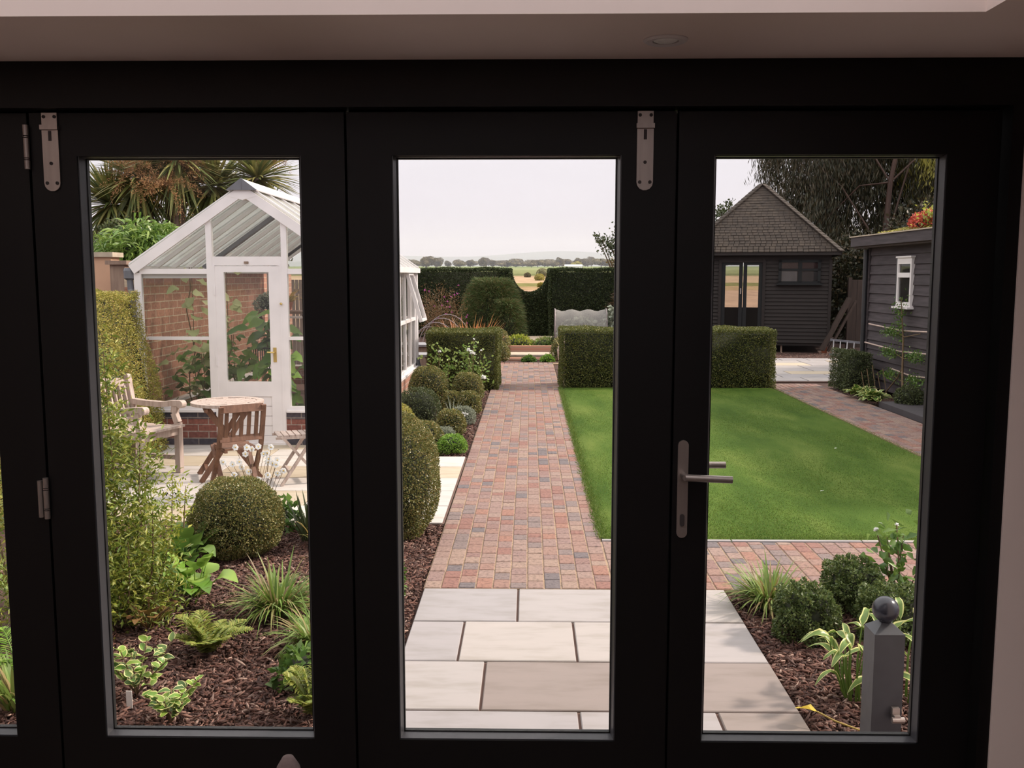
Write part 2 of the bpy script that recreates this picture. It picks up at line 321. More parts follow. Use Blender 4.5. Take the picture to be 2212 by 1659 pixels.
def ribbons(g,pos,d,L,Wd,k=1,droop=0.,prof='leaf',cols=2,up=None,fold=.25,edge=None,wav=0):
    """leaf / blade ribbons; k segments along, cols 2 or 3 or 5 across"""
    n=len(pos); d=nrm(d); L=np.broadcast_to(L,(n,)).astype(float); Wd=np.broadcast_to(Wd,(n,)).astype(float); dr=np.broadcast_to(droop,(n,)).astype(float)
    up=rnd(n) if up is None else nrm(np.broadcast_to(up,(n,3))+rnd(n)*.35)
    sd=nrm(np.cross(d,up)); nn=np.cross(sd,d)
    if k==1:
        mid=pos+d*(L*.5)[:,None]; V=np.stack([pos,mid-sd*(Wd/2)[:,None]+nn*(Wd*fold)[:,None],pos+d*L[:,None],mid+sd*(Wd/2)[:,None]+nn*(Wd*fold)[:,None]],1)
        return g.add(V,np.arange(n*4).reshape(n,4))
    T=np.linspace(0,1,k+1)
    pf={'leaf':lambda t:np.sin(np.pi*min(t*.92+.04,1))**.7,'blade':lambda t:(.55+.45*min(t*3,1))*(1-t**3)+.03,'palm':lambda t:(.4+.6*min(t*2.5,1))*(1-t**2.5)+.02,'broad':lambda t:max(.06,(math.sin(math.pi*t**.75))**.6)}[prof]
    cs={2:[-1,1],3:[-1,0,1],5:[-1,-.72,0,.72,1]}[cols]; rows=[]
    ph=R.rand(n)*6.28
    for t in T:
        c=pos+d*(L*t)[:,None]; c=c+np.array([0,0,-1.])*(dr*L*t*t)[:,None]; w=Wd/2*pf(t)
        for q in cs: 
            z=nn*(w*fold*abs(q)*2)[:,None]
            if wav: z=z+nn*(w*wav*abs(q)*np.sin(ph+t*9+q))[:,None]
            rows.append(c+sd*(w*q)[:,None]+z)
    V=np.stack(rows,1); C=len(cs); m=V.shape[1]; Q=[];I=[]
    for i in range(k):
        for j in range(C-1):
            Q.append((i*C+j,i*C+j+1,(i+1)*C+j+1,(i+1)*C+j)); I.append((edge or 0) if (C==5 and j in (0,3)) else 0)
    Q=np.array(Q)[None]+(np.arange(n)*m)[:,None,None]; return g.add(V,Q,np.tile(I,n))
def cluster(g,n,c,rad,L,Wd,**kw):
    p=R.normal(size=(n,3))*np.array(rad)*.5+np.array(c); return ribbons(g,p,rnd(n)+np.array([0,0,.3]),L*R.uniform(.7,1.3,n),Wd*R.uniform(.7,1.3,n),**kw)
# ---- clipped foliage solids
def ell_pts(n,c,r,zmin=-.85):
    p=rnd(int(n*1.5)); p=p[p[:,2]>zmin][:n]; return np.array(c)+p*np.array(r),nrm(p/np.array(r))
def lumpy(p,nr,c,amp,sc):
    q=(p-np.array(c))*sc; d=np.sin(q[:,0]*3.1+1)*np.sin(q[:,1]*2.7+2)*np.sin(q[:,2]*3.3+.5)+.5*np.sin(q[:,0]*7+q[:,2]*5)*np.sin(q[:,1]*6)
    return p+nr*(amp*d)[:,None]
def dome(name,label,cat,c,r,mat,n,L,Wd=None,zmin=-.8,amp=.03,group=None,stem=True,sprig=.0,parent=None):
    """clipped or natural rounded bush: leafy skin over a twiggy core; c centre, r radii"""
    n=int(n*1.5); g=NP(); Wd=Wd or L*.55; p,nr=ell_pts(n,c,r,zmin); sc=1.2/max(r); p=lumpy(p,nr,c,amp,sc)
    p=p-nr*(R.rand(len(p))**2*.14*min(r))[:,None]
    ribbons(g,p,nr*.9+rnd(len(p))*1.0,L*R.uniform(.7,1.25,len(p)),Wd*R.uniform(.8,1.2,len(p)))
    m=MB(); prof=[(math.cos(a),math.sin(a)) for a in np.linspace(max(-1.2,math.asin(max(zmin,-.99))),1.5,9)]
    m.lathe([(x*.80,z*.80) for x,z in prof],(0,0,0),16); m.v=[(c[0]+v[0]*r[0],c[1]+v[1]*r[1],c[2]+v[2]*r[2]) for v in m.v]; g.mb(m,1)
    if stem:
        m=MB()
        for a in range(3):
            m.tube([(c[0]+.02*a,c[1],0),(c[0]+random.uniform(-.3,.3)*r[0],c[1]+random.uniform(-.3,.3)*r[1],c[2])],[.012,.006],5)
        g.mb(m,2)
    if parent is not None: return g.build(name,[mat,M['core'],M['twig']],parent)
    o=g.build(name,[mat,M['core'],M['twig']],None,(c[0],c[1],0)); tag(o,label,cat,group); return o
def hedge(name,label,x0,x1,y0,y1,z1,mat,dens,L,topx=(0,0),rough=.02,scoop=None,cat='hedge',faces='fblrt'):
    """clipped hedge block; topx insets the top edges; scoop=(cx,hw,depth) cuts a bite in the top"""
    g=NP(); P=[];N=[]
    def zt(x):
        if not scoop: return np.full_like(x,z1)
        u=np.clip(np.abs(x-scoop[0])/scoop[1],0,1); return np.where(u<1,z1-scoop[2]*np.sqrt(1-u**2.2),z1)
    w=x1-x0;dp=y1-y0
    def face(area,fn,nv): 
        n=int(area*dens); p=fn(n); P.append(p); N.append(np.broadcast_to(np.array(nv,float),(len(p),3)).copy())
    for f in faces:
        if f in 'fb':
            def fn(n,f=f):
                x=R.uniform(x0,x1,n); z=R.rand(n)*zt(x); return np.stack([x,np.full(n,y0 if f=='f' else y1),z],1)
            face(w*z1,fn,(0,-1 if f=='f' else 1,0))
        if f in 'lr':
            face(dp*z1,lambda n,f=f:np.stack([np.full(n,x0 if f=='l' else x1),R.uniform(y0,y1,n),R.rand(n)*z1],1),(-1 if f=='l' else 1,0,0))
        if f=='t':
            def fn(n):
                x=R.uniform(x0,x1,n); return np.stack([x,R.uniform(y0,y1,n),zt(x)],1)
            face(w*dp*1.3,fn,(0,0,1))
    p=np.concatenate(P);nr=np.concatenate(N); fr=p[:,2:3]/z1
    ins=(topx[0]*(p[:,0]<(x0+x1)/2)-topx[1]*(p[:,0]>=(x0+x1)/2)); p[:,0]+=ins*fr[:,0]
    am=rough*(np.sin(p[:,0]*5.1+p[:,2]*4)+np.sin(p[:,1]*4.3+1)+.7*np.sin(p[:,0]*11+p[:,1]*9+p[:,2]*8)); p=p+nr*(am*.5-R.rand(len(p))**2*.06)[:,None]
    ribbons(g,p,nr*.8+rnd(len(p)),L*R.uniform(.6,1.3,len(p)),L*.5*R.uniform(.8,1.2,len(p)))
    m=MB(); e=.085
    xs=list(np.linspace(x0+e,x1-e,25 if scoop else 2)); top=[(x,float(zt(np.array([x]))[0])-e) for x in xs]
    if not scoop: top=[(x0+e+topx[0],z1-e),(x1-e-topx[1],z1-e)]
    poly=[(x0+e,0),]+top+[(x1-e,0)]
    if scoop:
        for i in range(len(xs)-1):
            (a,za),(b,zb)=top[i],top[i+1]; m.prism([(a,0),(b,0),(b,zb),(a,za)],'y',y0+e,y1-e)
    else: m.prism(poly[::-1],'y',y0+e,y1-e)
    g.mb(m,1); o=g.build(name,[mat,M['core']],None,((x0+x1)/2,(y0+y1)/2,0)); tag(o,label,cat); return o
def tuft(name,label,cat,c,n,L,Wd,rad,lean,droop,mat,k=5,group=None,prof='blade',cols=2,parent=None,edge=None,fold=.25,wav=0):
    g=NP(); a=R.rand(n)*6.283; rr=np.sqrt(R.rand(n)); ln=lean*(.25+.75*R.rand(n))
    p=np.stack([c[0]+rad*rr*np.cos(a),c[1]+rad*rr*np.sin(a),np.full(n,c[2]-.01)],1); a2=a+R.normal(size=n)*.5
    d=np.stack([ln*np.cos(a2),ln*np.sin(a2),np.ones(n)],1); ribbons(g,p,d,L*R.uniform(.55,1.15,n),Wd*R.uniform(.7,1.2,n),k=k,droop=droop*R.uniform(.4,1.3,n),prof=prof,cols=cols,up=np.stack([-np.cos(a2),-np.sin(a2),np.ones(n)],1),edge=edge,fold=fold,wav=wav)
    o=g.build(name,mat,parent,None if parent else (c[0],c[1],0))
    if not parent: tag(o,label,cat,group)
    return o
def stems_bush(name,label,cat,c,stems,mat,L,Wd,per=60,group=None,mat2=None,k=1,stemr=.004,leafspread=.035,up=1.0):
    """things made of upright leafy stems; stems: list of (dx,dy,height,leanx,leany)"""
    t=thing(name,label,cat,(c[0],c[1],0),0,group); g=NP(); m=MB()
    for (dx,dy,h,lx,ly) in stems:
        b=np.array([c[0]+dx,c[1]+dy,0.]); tp=b+np.array([lx,ly,h]); mid=(b+tp)/2+np.array([random.uniform(-.03,.03),random.uniform(-.03,.03),0])
        m.tube([b,mid,tp],[stemr*1.6,stemr*1.2,stemr*.5],5); nL=int(per*h)
        tt=R.uniform(.08,1.02,nL)[:,None]; p=b*(1-tt)**2+mid*2*tt*(1-tt)+tp*tt**2; p[:,:]+=R.normal(size=(nL,3))*leafspread
        d=rnd(nL)*np.array([1,1,.6])+np.array([0,0,.75*up]); ribbons(g,p,d,L*R.uniform(.6,1.25,nL),Wd*R.uniform(.7,1.2,nL),k=k,cols=3 if k>1 else 2,droop=.2 if k>1 else 0)
    m.build('stem',M['twig'],t); g.build('foliage',mat,t); return t
# ================================================================ THE ROOM
ZF=.23; ZC=2.367; YD=2.5
def st(o): o['kind']='structure'; return o
st(B('floor',M['floor'],[(-3.2,2.4,-3.2,2.6,ZF-.1,ZF)],None,(0,0,ZF)))
st(B('wall_back',M['roomwall'],[(-3.2,2.4,-3.3,-3.2,ZF,ZC+.3)],None,(0,-3.25,ZF)))
st(B('wall_left',M['roomwall'],[(-3.3,-3.2,-3.3,2.75,0,ZC+.3)],None,(-3.25,0,0)))
st(B('wall_right',M['roomwall'],[(2.4,2.5,-3.3,2.75,0,ZC+.3)],None,(2.45,0,0)))
st(B('wall_front',M['plaster'],[(1.238,2.4,2.455,2.75,0,ZC+.3),(-3.2,1.238,2.5,2.75,ZC,ZC+.3),(-3.2,-2.20,2.46,2.75,0,ZC)],None,(1.8,2.6,0)))
# ceiling with a roof lantern opening: x -2.2..0.935, y -1.8..2.045
LX0,LX1,LY0,LY1=-2.2,.935,-1.6,2.045
c=B('ceiling',M['plaster'],[(-3.2,2.4,LY1,2.5,ZC,ZC+.3),(-3.2,2.4,-3.3,LY0,ZC,ZC+.3),(-3.2,LX0,LY0,LY1,ZC,ZC+.3),(LX1,2.4,LY0,LY1,ZC,ZC+.3)],None,(0,0,ZC)); st(c)
t=thing('window_1',None,None,(-.6,.2,ZC+.3),kind='structure')
B('upstand',M['plaster'],[(LX0-.02,LX1+.02,LY1,LY1+.05,ZC+.3,ZC+.45),(LX0-.02,LX1+.02,LY0-.05,LY0,ZC+.3,ZC+.45),(LX0-.05,LX0,LY0,LY1,ZC+.3,ZC+.45),(LX1,LX1+.05,LY0,LY1,ZC+.3,ZC+.45)],t)
M['lantern']=glassm('roof_lantern_glass',(.97,.95,.95,1),.4)
B('pane',M['lantern'],[(LX0-.05,LX1+.05,LY0-.05,LY1+.05,ZC+.45,ZC+.47)],t)
B('glazing_bar',M['frame'],[(LX0-.03,LX1+.03,y-.03,y+.03,ZC+.40,ZC+.45) for y in (-.7,.25,1.2)],t)
# folding door frame
t=st(B('trim_1',M['frame'],[(-2.2,1.237,2.46,2.60,2.252,2.367),(1.205,1.237,2.46,2.6,ZF-.2,2.252),(-2.2,-2.12,2.46,2.6,ZF-.2,2.252),(-2.12,1.205,2.47,2.6,ZF-.2,ZF+.03)],None,(0,2.5,ZF)))
def leaf(n,x0,x1,gx0,gx1):
    z0,z1,gz0,gz1=ZF+.035,2.246,.556,2.137
    t=thing('door_%d'%n,None,None,(x0,YD,z0),kind='structure'); m=MB(); e=.0035
    y0,y1=YD,YD+.062
    m.box(x0+e,gx0,y0,y1,z0,z1); m.box(gx1,x1-e,y0,y1,z0,z1); m.box(gx0,gx1,y0,y1,gz1,z1); m.box(gx0,gx1,y0,y1,z0,gz0); m.box(x1-.012,x1+.012,y1-.03,y1-.02,z0,z1) if n<4 else None; m.box(x0+e,x1-e,y1-.03,y1-.02,z1-.01,z1+.008); m.build('door_frame',M['frame'],t)
    m=MB(); w=.009
    # sloped glazing beads, inner side
    m.prism([(y0+.004,gz0),(y0+.034,gz0),(y0+.034,gz0+w),(y0+.028,gz0+w),(y0+.004,gz0+.003)],'x',gx0,gx1)
    m.prism([(y0+.012,gz1),(y0+.034,gz1),(y0+.034,gz1-.004),(y0+.012,gz1-.002)],'x',gx0,gx1)
    m.prism([(gx0,y0+.004),(gx0,y0+.034),(gx0+w,y0+.034),(gx0+w,y0+.028),(gx0+.003,y0+.004)],'z',gz0,gz1)
    m.prism([(gx1,y0+.004),(gx1,y0+.034),(gx1-w,y0+.034),(gx1-w,y0+.028),(gx1-.003,y0+.004)],'z',gz0,gz1)
    m.build('glazing_bead',M['bead'],t)
    B('gasket',M['gasket'],[(gx0+w,gx1-w,y0+.030,y0+.044,gz0+w,gz0+w+.004),(gx0+w,gx1-w,y0+.030,y0+.044,gz1-.006,gz1-.003),(gx0+w,gx0+w+.003,y0+.03,y0+.044,gz0+w,gz1-.004),(gx1-w-.003,gx1-w,y0+.03,y0+.044,gz0+w,gz1-.004)],t)
    B('glass_pane',M['glass'],[(gx0+.002,gx1-.002,y0+.036,y0+.040,gz0+.002,gz1-.002)],t)
    return t
d1=leaf(1,-2.12,-1.295,-1.98,-1.42); d2=leaf(2,-1.295,-.473,-1.172,-.590); d3=leaf(3,-.473,.379,-.355,.237); d4=leaf(4,.379,1.203,.473,1.066)
def capsule(x,z0,z1,w,bot=True,top=False,n=8):
    p=[]
    r=w/2
    if top: p+=[(x+r*math.cos(a),z1-r+r*math.sin(a)) for a in np.linspace(0,math.pi,n)]
    else: p+=[(x+r,z1),(x-r,z1)]
    if bot: p+=[(x+r*math.cos(a),z0+r+r*math.sin(a)) for a in np.linspace(math.pi,2*math.pi,n)]
    else: p+=[(x-r,z0),(x+r,z0)]
    return p
def bolt(door,x,lab):
    m=MB(); m.prism(capsule(x,2.047,2.205,.042),'y',YD-.005,YD); m.box(x-.020,x+.020,YD-.005,YD,2.214,2.246); m.box(x-.023,x+.023,YD-.012,YD,2.203,2.215)
    b=m.build('flush_bolt',M['steel'],door); b['label']=lab
    B('slide_slot',M['darkscrew'],[(x-.004,x+.004,YD-.0062,YD-.004,2.175,2.2)],b)
    m=MB()
    for sx,sz in ((0,2.118),(-.013,2.068),(.013,2.068),(-.014,2.236),(.014,2.236)):
        m.X=Matrix.Translation((x+sx,YD-.0058,sz))@Matrix.Rotation(math.pi/2,4,'X'); m.lathe([(.0045,-.001),(.0045,.0006),(.0018,.0006),(.0018,-.0002)],n=12)
    m.build('screw',M['darkscrew'],b)
bolt(d2,-1.237,'brushed steel sliding bolt at the top left of this door leaf'); bolt(d3,.296,'brushed steel sliding bolt at the top right of this door leaf')
def hinge(door,x,z0,z1,lab,two=False):
    m=MB(); L=z1-z0
    for a,b in ((0,.2),(.22,.24),(.26,.7),(.72,.74),(.76,1)): m.tube([(x,YD-.008,z0+L*a),(x,YD-.008,z0+L*b)],.0075,12)
    if two: m.tube([(x-.017,YD-.006,z0+.004),(x-.017,YD-.006,z1-.008)],.007,12)
    h=m.build('hinge',M['steel'],door); h['label']=lab
hinge(d1,-1.298,2.103,2.215,'pale steel hinge near the top'); hinge(d1,-1.297,1.178,1.29,'double steel hinge at handle height',True)
# lever handle on the right hand leaf
m=MB(); m.prism(capsule(.409,1.133,1.397,.028,True,True,12),'y',YD-.006,YD); h=m.build('handle_plate',M['steel'],d4)
m=MB(); m.tube([(.409,YD-.004,1.305),(.410,YD-.05,1.305)],.009,14); m.tube([(.408,YD-.05,1.306),(.530,YD-.052,1.301)],.0095,40); l=m.build('lever',M['steel'],h,smooth=False)
m=MB(); m.tube([(.409,YD+.066,1.305),(.409,YD+.11,1.305)],.009,14); m.tube([(.405,YD+.11,1.308),(.545,YD+.11,1.308)],.0095,16); m.prism(capsule(.409,1.133,1.397,.028,True,True,12),'y',YD+.062,YD+.068); m.build('outside_lever',M['steel'],h)
m=MB(); m.prism(capsule(.409,1.165,1.198,.012,True,True,10),'y',YD-.009,YD-.006); m.build('lock_cylinder',M['darkscrew'],h)
# ceiling downlight
t=thing('ceiling_downlight','round white recessed downlight in the ceiling strip above the doors','ceiling light',(.312,2.268,ZC))
m=MB(); m.lathe([(.030,.006),(.030,-.004),(.045,-.006),(.051,-.002),(.051,0)],(.312,2.268,ZC),32); m.build('trim_ring',M['white'],t,smooth=False)
m=MB(); m.lathe([(.028,-.001),(.020,-.0045),(.001,-.006)],(.312,2.268,ZC-.001),24); m.build('lamp_lens',M['shedw'],t)
# top of an upholstered chair in front of the doors
t=thing('upholstered_chair','grey brown fabric chair back with rounded top below the left glass','chair',(-.59,2.12,ZF))
m=MB(); prof=[(.055,.0),(.050,.25),(.042,.36),(.030,.41),(.014,.435),(.004,.438)]
m.lathe([(a*.9,b) for a,b in prof],(-.565,2.12,ZF+.04),20); m.build('post_cover',M['fabric'],t,smooth=True)
# ================================================================ GROUND
def grid_slabs(name,rects,mats,z,th,gap=.006,jit=.0):
    m=MB()
    for r in rects:
        x0,x1,y0,y1=r[:4]; m.mi=r[4] if len(r)>4 else 0; j=random.uniform(-.0015,.0015)
        m.box(x0+gap,x1-gap,y0+gap,y1-gap,z-th,z+j,.004)
    o=m.build(name,mats,None,((rects[0][0]),(rects[0][2]),0)); return st(o)
# soil base
m=MB(); m.box(-60,60,2.75,110,-.3,-.035); o=st(m.build('garden_soil',M['soil'],None,(0,30,-.035)))
B('joint_bed',M['joint'],[(-.615,1.14,2.76,5.44,-.034,-.012),(-4.6,-.63,6.93,9.55,-.034,-.012),(-4.6,-1.9,9.55,10.3,-.034,-.012),(4.0,9.5,16.6,21.3,-.034,-.012)],None,(0,4,0))['kind']='structure'
ys=[5.44,4.905,4.377,3.858,3.33,2.78]
sl=[(-.62,-.06,ys[1],ys[0]),(-.06,.5,ys[1],ys[0]),(.5,1.15,ys[1],ys[0]),(-.62,-.34,ys[2],ys[1]),(-.34,.235,ys[2],ys[1]),(.235,.69,ys[2],ys[1]),(.69,1.15,ys[2],ys[1]),
 (-.62,-.205,ys[3],ys[2]),(-.205,.42,ys[3],ys[2],1),(.42,1.15,ys[3],ys[2],1),(-.62,.213,ys[4],ys[3]),(.213,.795,ys[4],ys[3]),(.795,1.15,ys[4],ys[3],1),(-.62,-.1,ys[5],ys[4]),(-.1,.5,ys[5],ys[4]),(.5,1.15,ys[5],ys[4])]
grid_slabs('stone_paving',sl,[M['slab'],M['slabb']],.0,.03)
def rand_slabs(x0,x1,y0,y1,py,ws,yellow=.0):
    out=[];y=y0
    while y<y1-.05:
        yy=min(y+py,y1); x=x0; 
        while x<x1-.02:
            w=random.choice(ws); xx=min(x+w,x1); 
            if x1-xx<.2: xx=x1
            out.append((x,xx,y,yy,2 if random.random()<yellow else 0)); x=xx
        y=yy
    return out
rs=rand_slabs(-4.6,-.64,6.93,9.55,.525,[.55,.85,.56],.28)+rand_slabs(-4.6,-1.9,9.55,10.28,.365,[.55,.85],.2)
grid_slabs('patio_paving',rs,[M['slab_sunlit'],M['slabb'],M['slaby']],.0,.03)
grid_slabs('far_paving',rand_slabs(4.0,9.5,16.65,21.3,.58,[.6,.9],.1),[M['slab'],M['slabb'],M['slaby']],.0,.03,.012)
def pavers(name,x0,x1,y0,y1,skip=None):
    m=MB(); nC=int(round((x1-x0)/.1)); cw=(x1-x0)/nC; g=.0035
    for i in range(nC):
        y=y0
        while y<y1-.02:
            L=random.choice([.13,.13,.16,.19,.13,.1]); yy=min(y+L,y1)
            if y1-yy<.05: yy=y1
            xa=x0+i*cw
            if not(skip and skip(xa+cw/2,(y+yy)/2)):
                j=random.uniform(-.002,.001); gx=g+random.uniform(-.001,.0015); m.box(xa+gx,xa+cw-gx,y+g+random.uniform(0,.002),yy-g,-.03,j,.004)
            y=yy
    return st(m.build(name,M['paver'],None,(x0,y0,0)))
B('sand_bed',M['sand'],[(-.62,.505,5.45,20.1,-.034,-.006),(.505,6,5.45,6.46,-.034,-.006),(4.02,4.90,6.46,16.0,-.034,-.006),(-1.2,.9,19.9,20.1,-.034,-.006)],None,(0,6,0))['kind']='structure'
pavers('brick_path',-.62,.50,5.45,20.1)
pavers('brick_cross_path',.505,6.0,5.45,6.455)
pavers('brick_side_path',4.03,4.89,6.46,16.2)
st(B('lawn_edging',M['slab'],[(.51+i*.9,.51+i*.9+.89,6.455,6.492,-.04,.006) for i in range(4)],None,(.5,6.47,0)))
# lawn
m=MB(); nx,ny=40,90; vs=[];fs=[]
for j in range(ny+1):
    for i in range(nx+1):
        x=.515+(4.02-.515)*i/nx; y=6.497+(15.55-6.497)*j/ny; ed=min(i,nx-i,j,ny-j)
        if i==0: x+=.012*math.sin(j*1.7)+.010*math.sin(j*.63)
        vs.append((x,y,(.012 if ed>0 else -.02)+.004*math.sin(x*3)*math.sin(y*2)))
for j in range(ny):
    for i in range(nx): a=j*(nx+1)+i; fs.append((a,a+1,a+nx+2,a+nx+1))
m.add(vs,fs); lawn=st(m.build('lawn',M['lawn'],None,(2,10,0),smooth=True))
g=NP(); n=120000; u=R.rand(n); y=6.5+9.0*u**1.6; x=R.uniform(.52,4.02,n); p=np.stack([x,y,np.full(n,.008)],1)
ribbons(g,p,rnd(n)*.5+np.array([0,0,1.]),R.uniform(.008,.014,n),.0045,fold=.1)
n=9000; p=np.stack([.515+R.normal(size=n)*.018,R.uniform(6.5,15.5,n),np.zeros(n)],1); ribbons(g,p,rnd(n)*.8+np.array([-.2,0,.8]),R.uniform(.015,.04,n),.005,fold=.1)
o=g.build('lawn_blades',M['blade'],None,(2,10,0)); tag(o,'short mown green grass blades over the lawn beside the brick path','grass',kind='stuff')
# bark chips
def chips(name,label,rects,dens,avoid=None):
    m=[];g=NP()
    for (x0,x1,y0,y1) in rects:
        n=int((x1-x0)*(y1-y0)*dens); c=np.stack([R.uniform(x0,x1,n),R.uniform(y0,y1,n),R.uniform(-.036,-.004,n)+.008*R.rand(n)],1)
        a=R.rand(n)*6.283; el=R.normal(size=n)*.28; d=np.stack([np.cos(a)*np.cos(el),np.sin(a)*np.cos(el),np.sin(el)],1)
        L=R.gamma(2.2,.0115,n)+.012; w=np.minimum(L*R.uniform(.09,.30,n),.011)
        up=nrm(np.array([0,0,1.])+rnd(n)*.5); sd=nrm(np.cross(d,up)); nn=np.cross(sd,d); th=.003
        q=[c-d*(L/2)[:,None],c-sd*(w/2)[:,None]+nn*th,c+d*(L/2)[:,None],c+sd*(w/2)[:,None]+nn*th*.5,]
        b=[v-nn*.006 for v in q]; V=np.stack(q+b,1); Q=np.array([[0,1,2,3],[0,4,5,1],[1,5,6,2],[2,6,7,3],[3,7,4,0]])[None]+(np.arange(n)*8)[:,None,None]; g.add(V,Q)
    o=g.build(name,M['chip'],None,(rects[0][0],rects[0][2],0)); tag(o,label,'bark mulch',kind='stuff'); return o
chips('bark_mulch','brown bark chippings covering the planting bed left of the pale front paving',[(-2.7,-.64,3.0,5.6),(-3.3,-.64,5.6,6.9)],8500)
chips('bark_mulch','brown bark chippings in the shaded bed around the bollard at lower right',[(1.16,2.6,3.0,5.42)],8500)
chips('bark_mulch','brown bark chippings in the bed between greenhouse and brick path',[(-1.85,-.64,9.6,15.2)],1800)
chips('bark_mulch','leaf litter and soil in front of the dark summerhouse',[(4.2,10,21.4,22.9),(4.95,5.6,13.8,15.6)],260)
# ================================================================ COUNTRYSIDE
def fieldm():
    m,t,b=newmat('fields'); tc=t.nodes.new('ShaderNodeTexCoord'); s=t.nodes.new('ShaderNodeSeparateXYZ'); t.links.new(tc.outputs['Object'],s.inputs[0])
    mr=t.nodes.new('ShaderNodeMapRange'); mr.inputs['From Min'].default_value=0; mr.inputs['From Max'].default_value=1000
    n=noise(t,.012,3,coords(t)); ad=t.nodes.new('ShaderNodeMath'); ad.operation='MULTIPLY_ADD'; ad.inputs[1].default_value=30; t.links.new(n,ad.inputs[0]); t.links.new(s.outputs['Y'],ad.inputs[2]); t.links.new(ad.outputs[0],mr.inputs[0])
    cols=G((206,172,146,.6),(196,166,128,.6),(146,142,94,.6),(212,182,150,.6),(200,172,138,.6),(132,136,92,.6),(156,160,110,.6),(168,174,122,.6),(150,164,104,.6))
    r=ramp(t,cols,[0,.13,.15,.175,.25,.27,.33,.5,.8],'CONSTANT'); t.links.new(mr.outputs[0],r.inputs[0])
    n2=noise(t,.5,5,coords(t,(1,.3,1))); rr=ramp(t,[(.8,.8,.8,1),(1.15,1.15,1.15,1)],[.3,.7]); t.links.new(n2,rr.inputs[0])
    t.links.new(mix(t,r.outputs[0],rr.outputs[0],1.0,'MULTIPLY'),b.inputs['Base Color']); b.inputs['Roughness'].default_value=1; b.inputs['Specular IOR Level'].default_value=0; return m
M['field']=fieldm()
tz=lambda y:0 if y<110 else min((y-110)*.0118,14)
m=MB(); Y=[34,60,110]+list(range(150,1200,50))+[1300,2500,4500,7000]; X=[-4000,-900,-300,-100,0,100,300,900,4000]
vs=[(x,y,tz(y)-.02) for y in Y for x in X]; fs=[]
for j in range(len(Y)-1):
    for i in range(len(X)-1): a=j*len(X)+i; fs.append((a,a+1,a+len(X)+1,a+len(X)))
m.add(vs,fs); st(m.build('fields',M['field'],smooth=True))
m=MB(); n=120; xs=np.linspace(-5000,5000,n)
hz=lambda x:14+84+38*math.exp(-((x-150)/480)**2)+16*math.sin(x*.0011+1)+5*math.sin(x*.005)+22*math.exp(-((x+900)/500)**2)
vs=[];fs=[]
for i,x in enumerate(xs):
    h=hz(x); vs+=[(x,5200,10),(x,5700,h*.62),(x,6100,h),(x,7000,10)]
for i in range(n-1):
    for k in range(3): a=i*4+k; fs.append((a,a+4,a+5,a+1))
m.add(vs,fs); st(m.build('hills',M['hill'],smooth=True))
hm=bpy.data.materials.new('haze_air'); hm.use_nodes=True; hn=hm.node_tree; hn.nodes.remove(hn.nodes['Principled BSDF'])
vs_=hn.nodes.new('ShaderNodeVolumeScatter'); vs_.inputs['Color'].default_value=(.60,.62,.76,1); vs_.inputs['Density'].default_value=.00030; vs_.inputs['Anisotropy'].default_value=.0
hn.links.new(vs_.outputs[0],hn.nodes['Material Output'].inputs['Volume'])
o=B('haze',hm,[(-4500,4500,130,7400,-30,260)],None,(0,130,-30)); tag(o,'pale bluish haze lying over the distant fields and hills','haze',kind='stuff')
# distant trees: three builds, copied
def fartree(sd,mat,w,h):
    g=NP(); rs=np.random.RandomState(sd)
    for k in range(7):
        c=(rs.uniform(-.32,.32)*w,rs.uniform(-.3,.3)*w,h*rs.uniform(.42,.72)); p,nn=ell_pts(220,c,(w*.27,w*.27,h*.26),-.9); ribbons(g,p,nn+rnd(len(p)),h*.11,h*.08)
        mm=MB(); mm.lathe([(w*.22*math.cos(a),h*.22*math.sin(a)) for a in np.linspace(-1.3,1.4,6)],c,8); g.mb(mm,0)
    return g,w,h
protos=[]
for sd,mt,w,h in ((1,'treefar',9,8.5),(2,'treefar',13,7.5),(3,'treefar',7,9.5),(4,'treeyel',10,6)):
    g,w,h=fartree(sd,M[mt],w,h); t=thing('field_tree','x','tree'); g.build('crown',[M[mt],M[mt]],t); mm=MB(); mm.tube([(0,0,-.5),(0,0,h*.6)],[.4,.25],6); mm.build('trunk',M['twig'],t); protos.append(t)
used=set()
rt=random.Random(5); k=0
def place_tree(pi,x,y,s,label,group):
    src=protos[pi]
    if pi not in used: used.add(pi); t=src
    else:
        t=src.copy(); COL.objects.link(t)
        for ch in src.children: c=ch.copy(); COL.objects.link(c); c.parent=t
    t.location=(x,y,tz(y)-.3); t.scale=(s*rt.uniform(.9,1.3),s,s*rt.uniform(.8,1.15)); t.rotation_euler=(0,0,rt.uniform(0,6.28)); t['label']=label; t['category']='tree'; t['group']=group
for i in range(46):
    x=-150+i*7.2+rt.uniform(-1,1); y=880+(i%3)*45; place_tree(rt.choice([0,1,2,1]),x,y,rt.choice([.75,.85,.95,1.1]),'hazy grey green tree in the distant tree line beyond the fields','trees along the distant tree line')
for i in range(22):
    x=-200+i*18.5+rt.uniform(-1,1); place_tree(rt.choice([1,1,0]),x,1150+rt.uniform(-60,60),1.35,'pale hazy tree in the further row behind the distant tree line','further row of distant trees')
place_tree(3,40,820,.85,'yellow green tree beside the white farm shed far off','yellow field tree')
place_tree(0,-86,800,1.25,'larger dark tree at the left end of the distant tree line','large field tree')
t=thing('farm_shed','long low white farm shed beyond the fields','shed',(25,560,tz(560)))
z=tz(560); B('shed_wall',M['shedw'],[(22.5,31,560,572,z-.2,z+1.9)],t)
mm=MB(); mm.prism([(559.6,z+1.9),(572.4,z+1.9),(566,z+2.9)],'x',20.8,31.2); mm.build('shed_roof',M['shedw'],t)
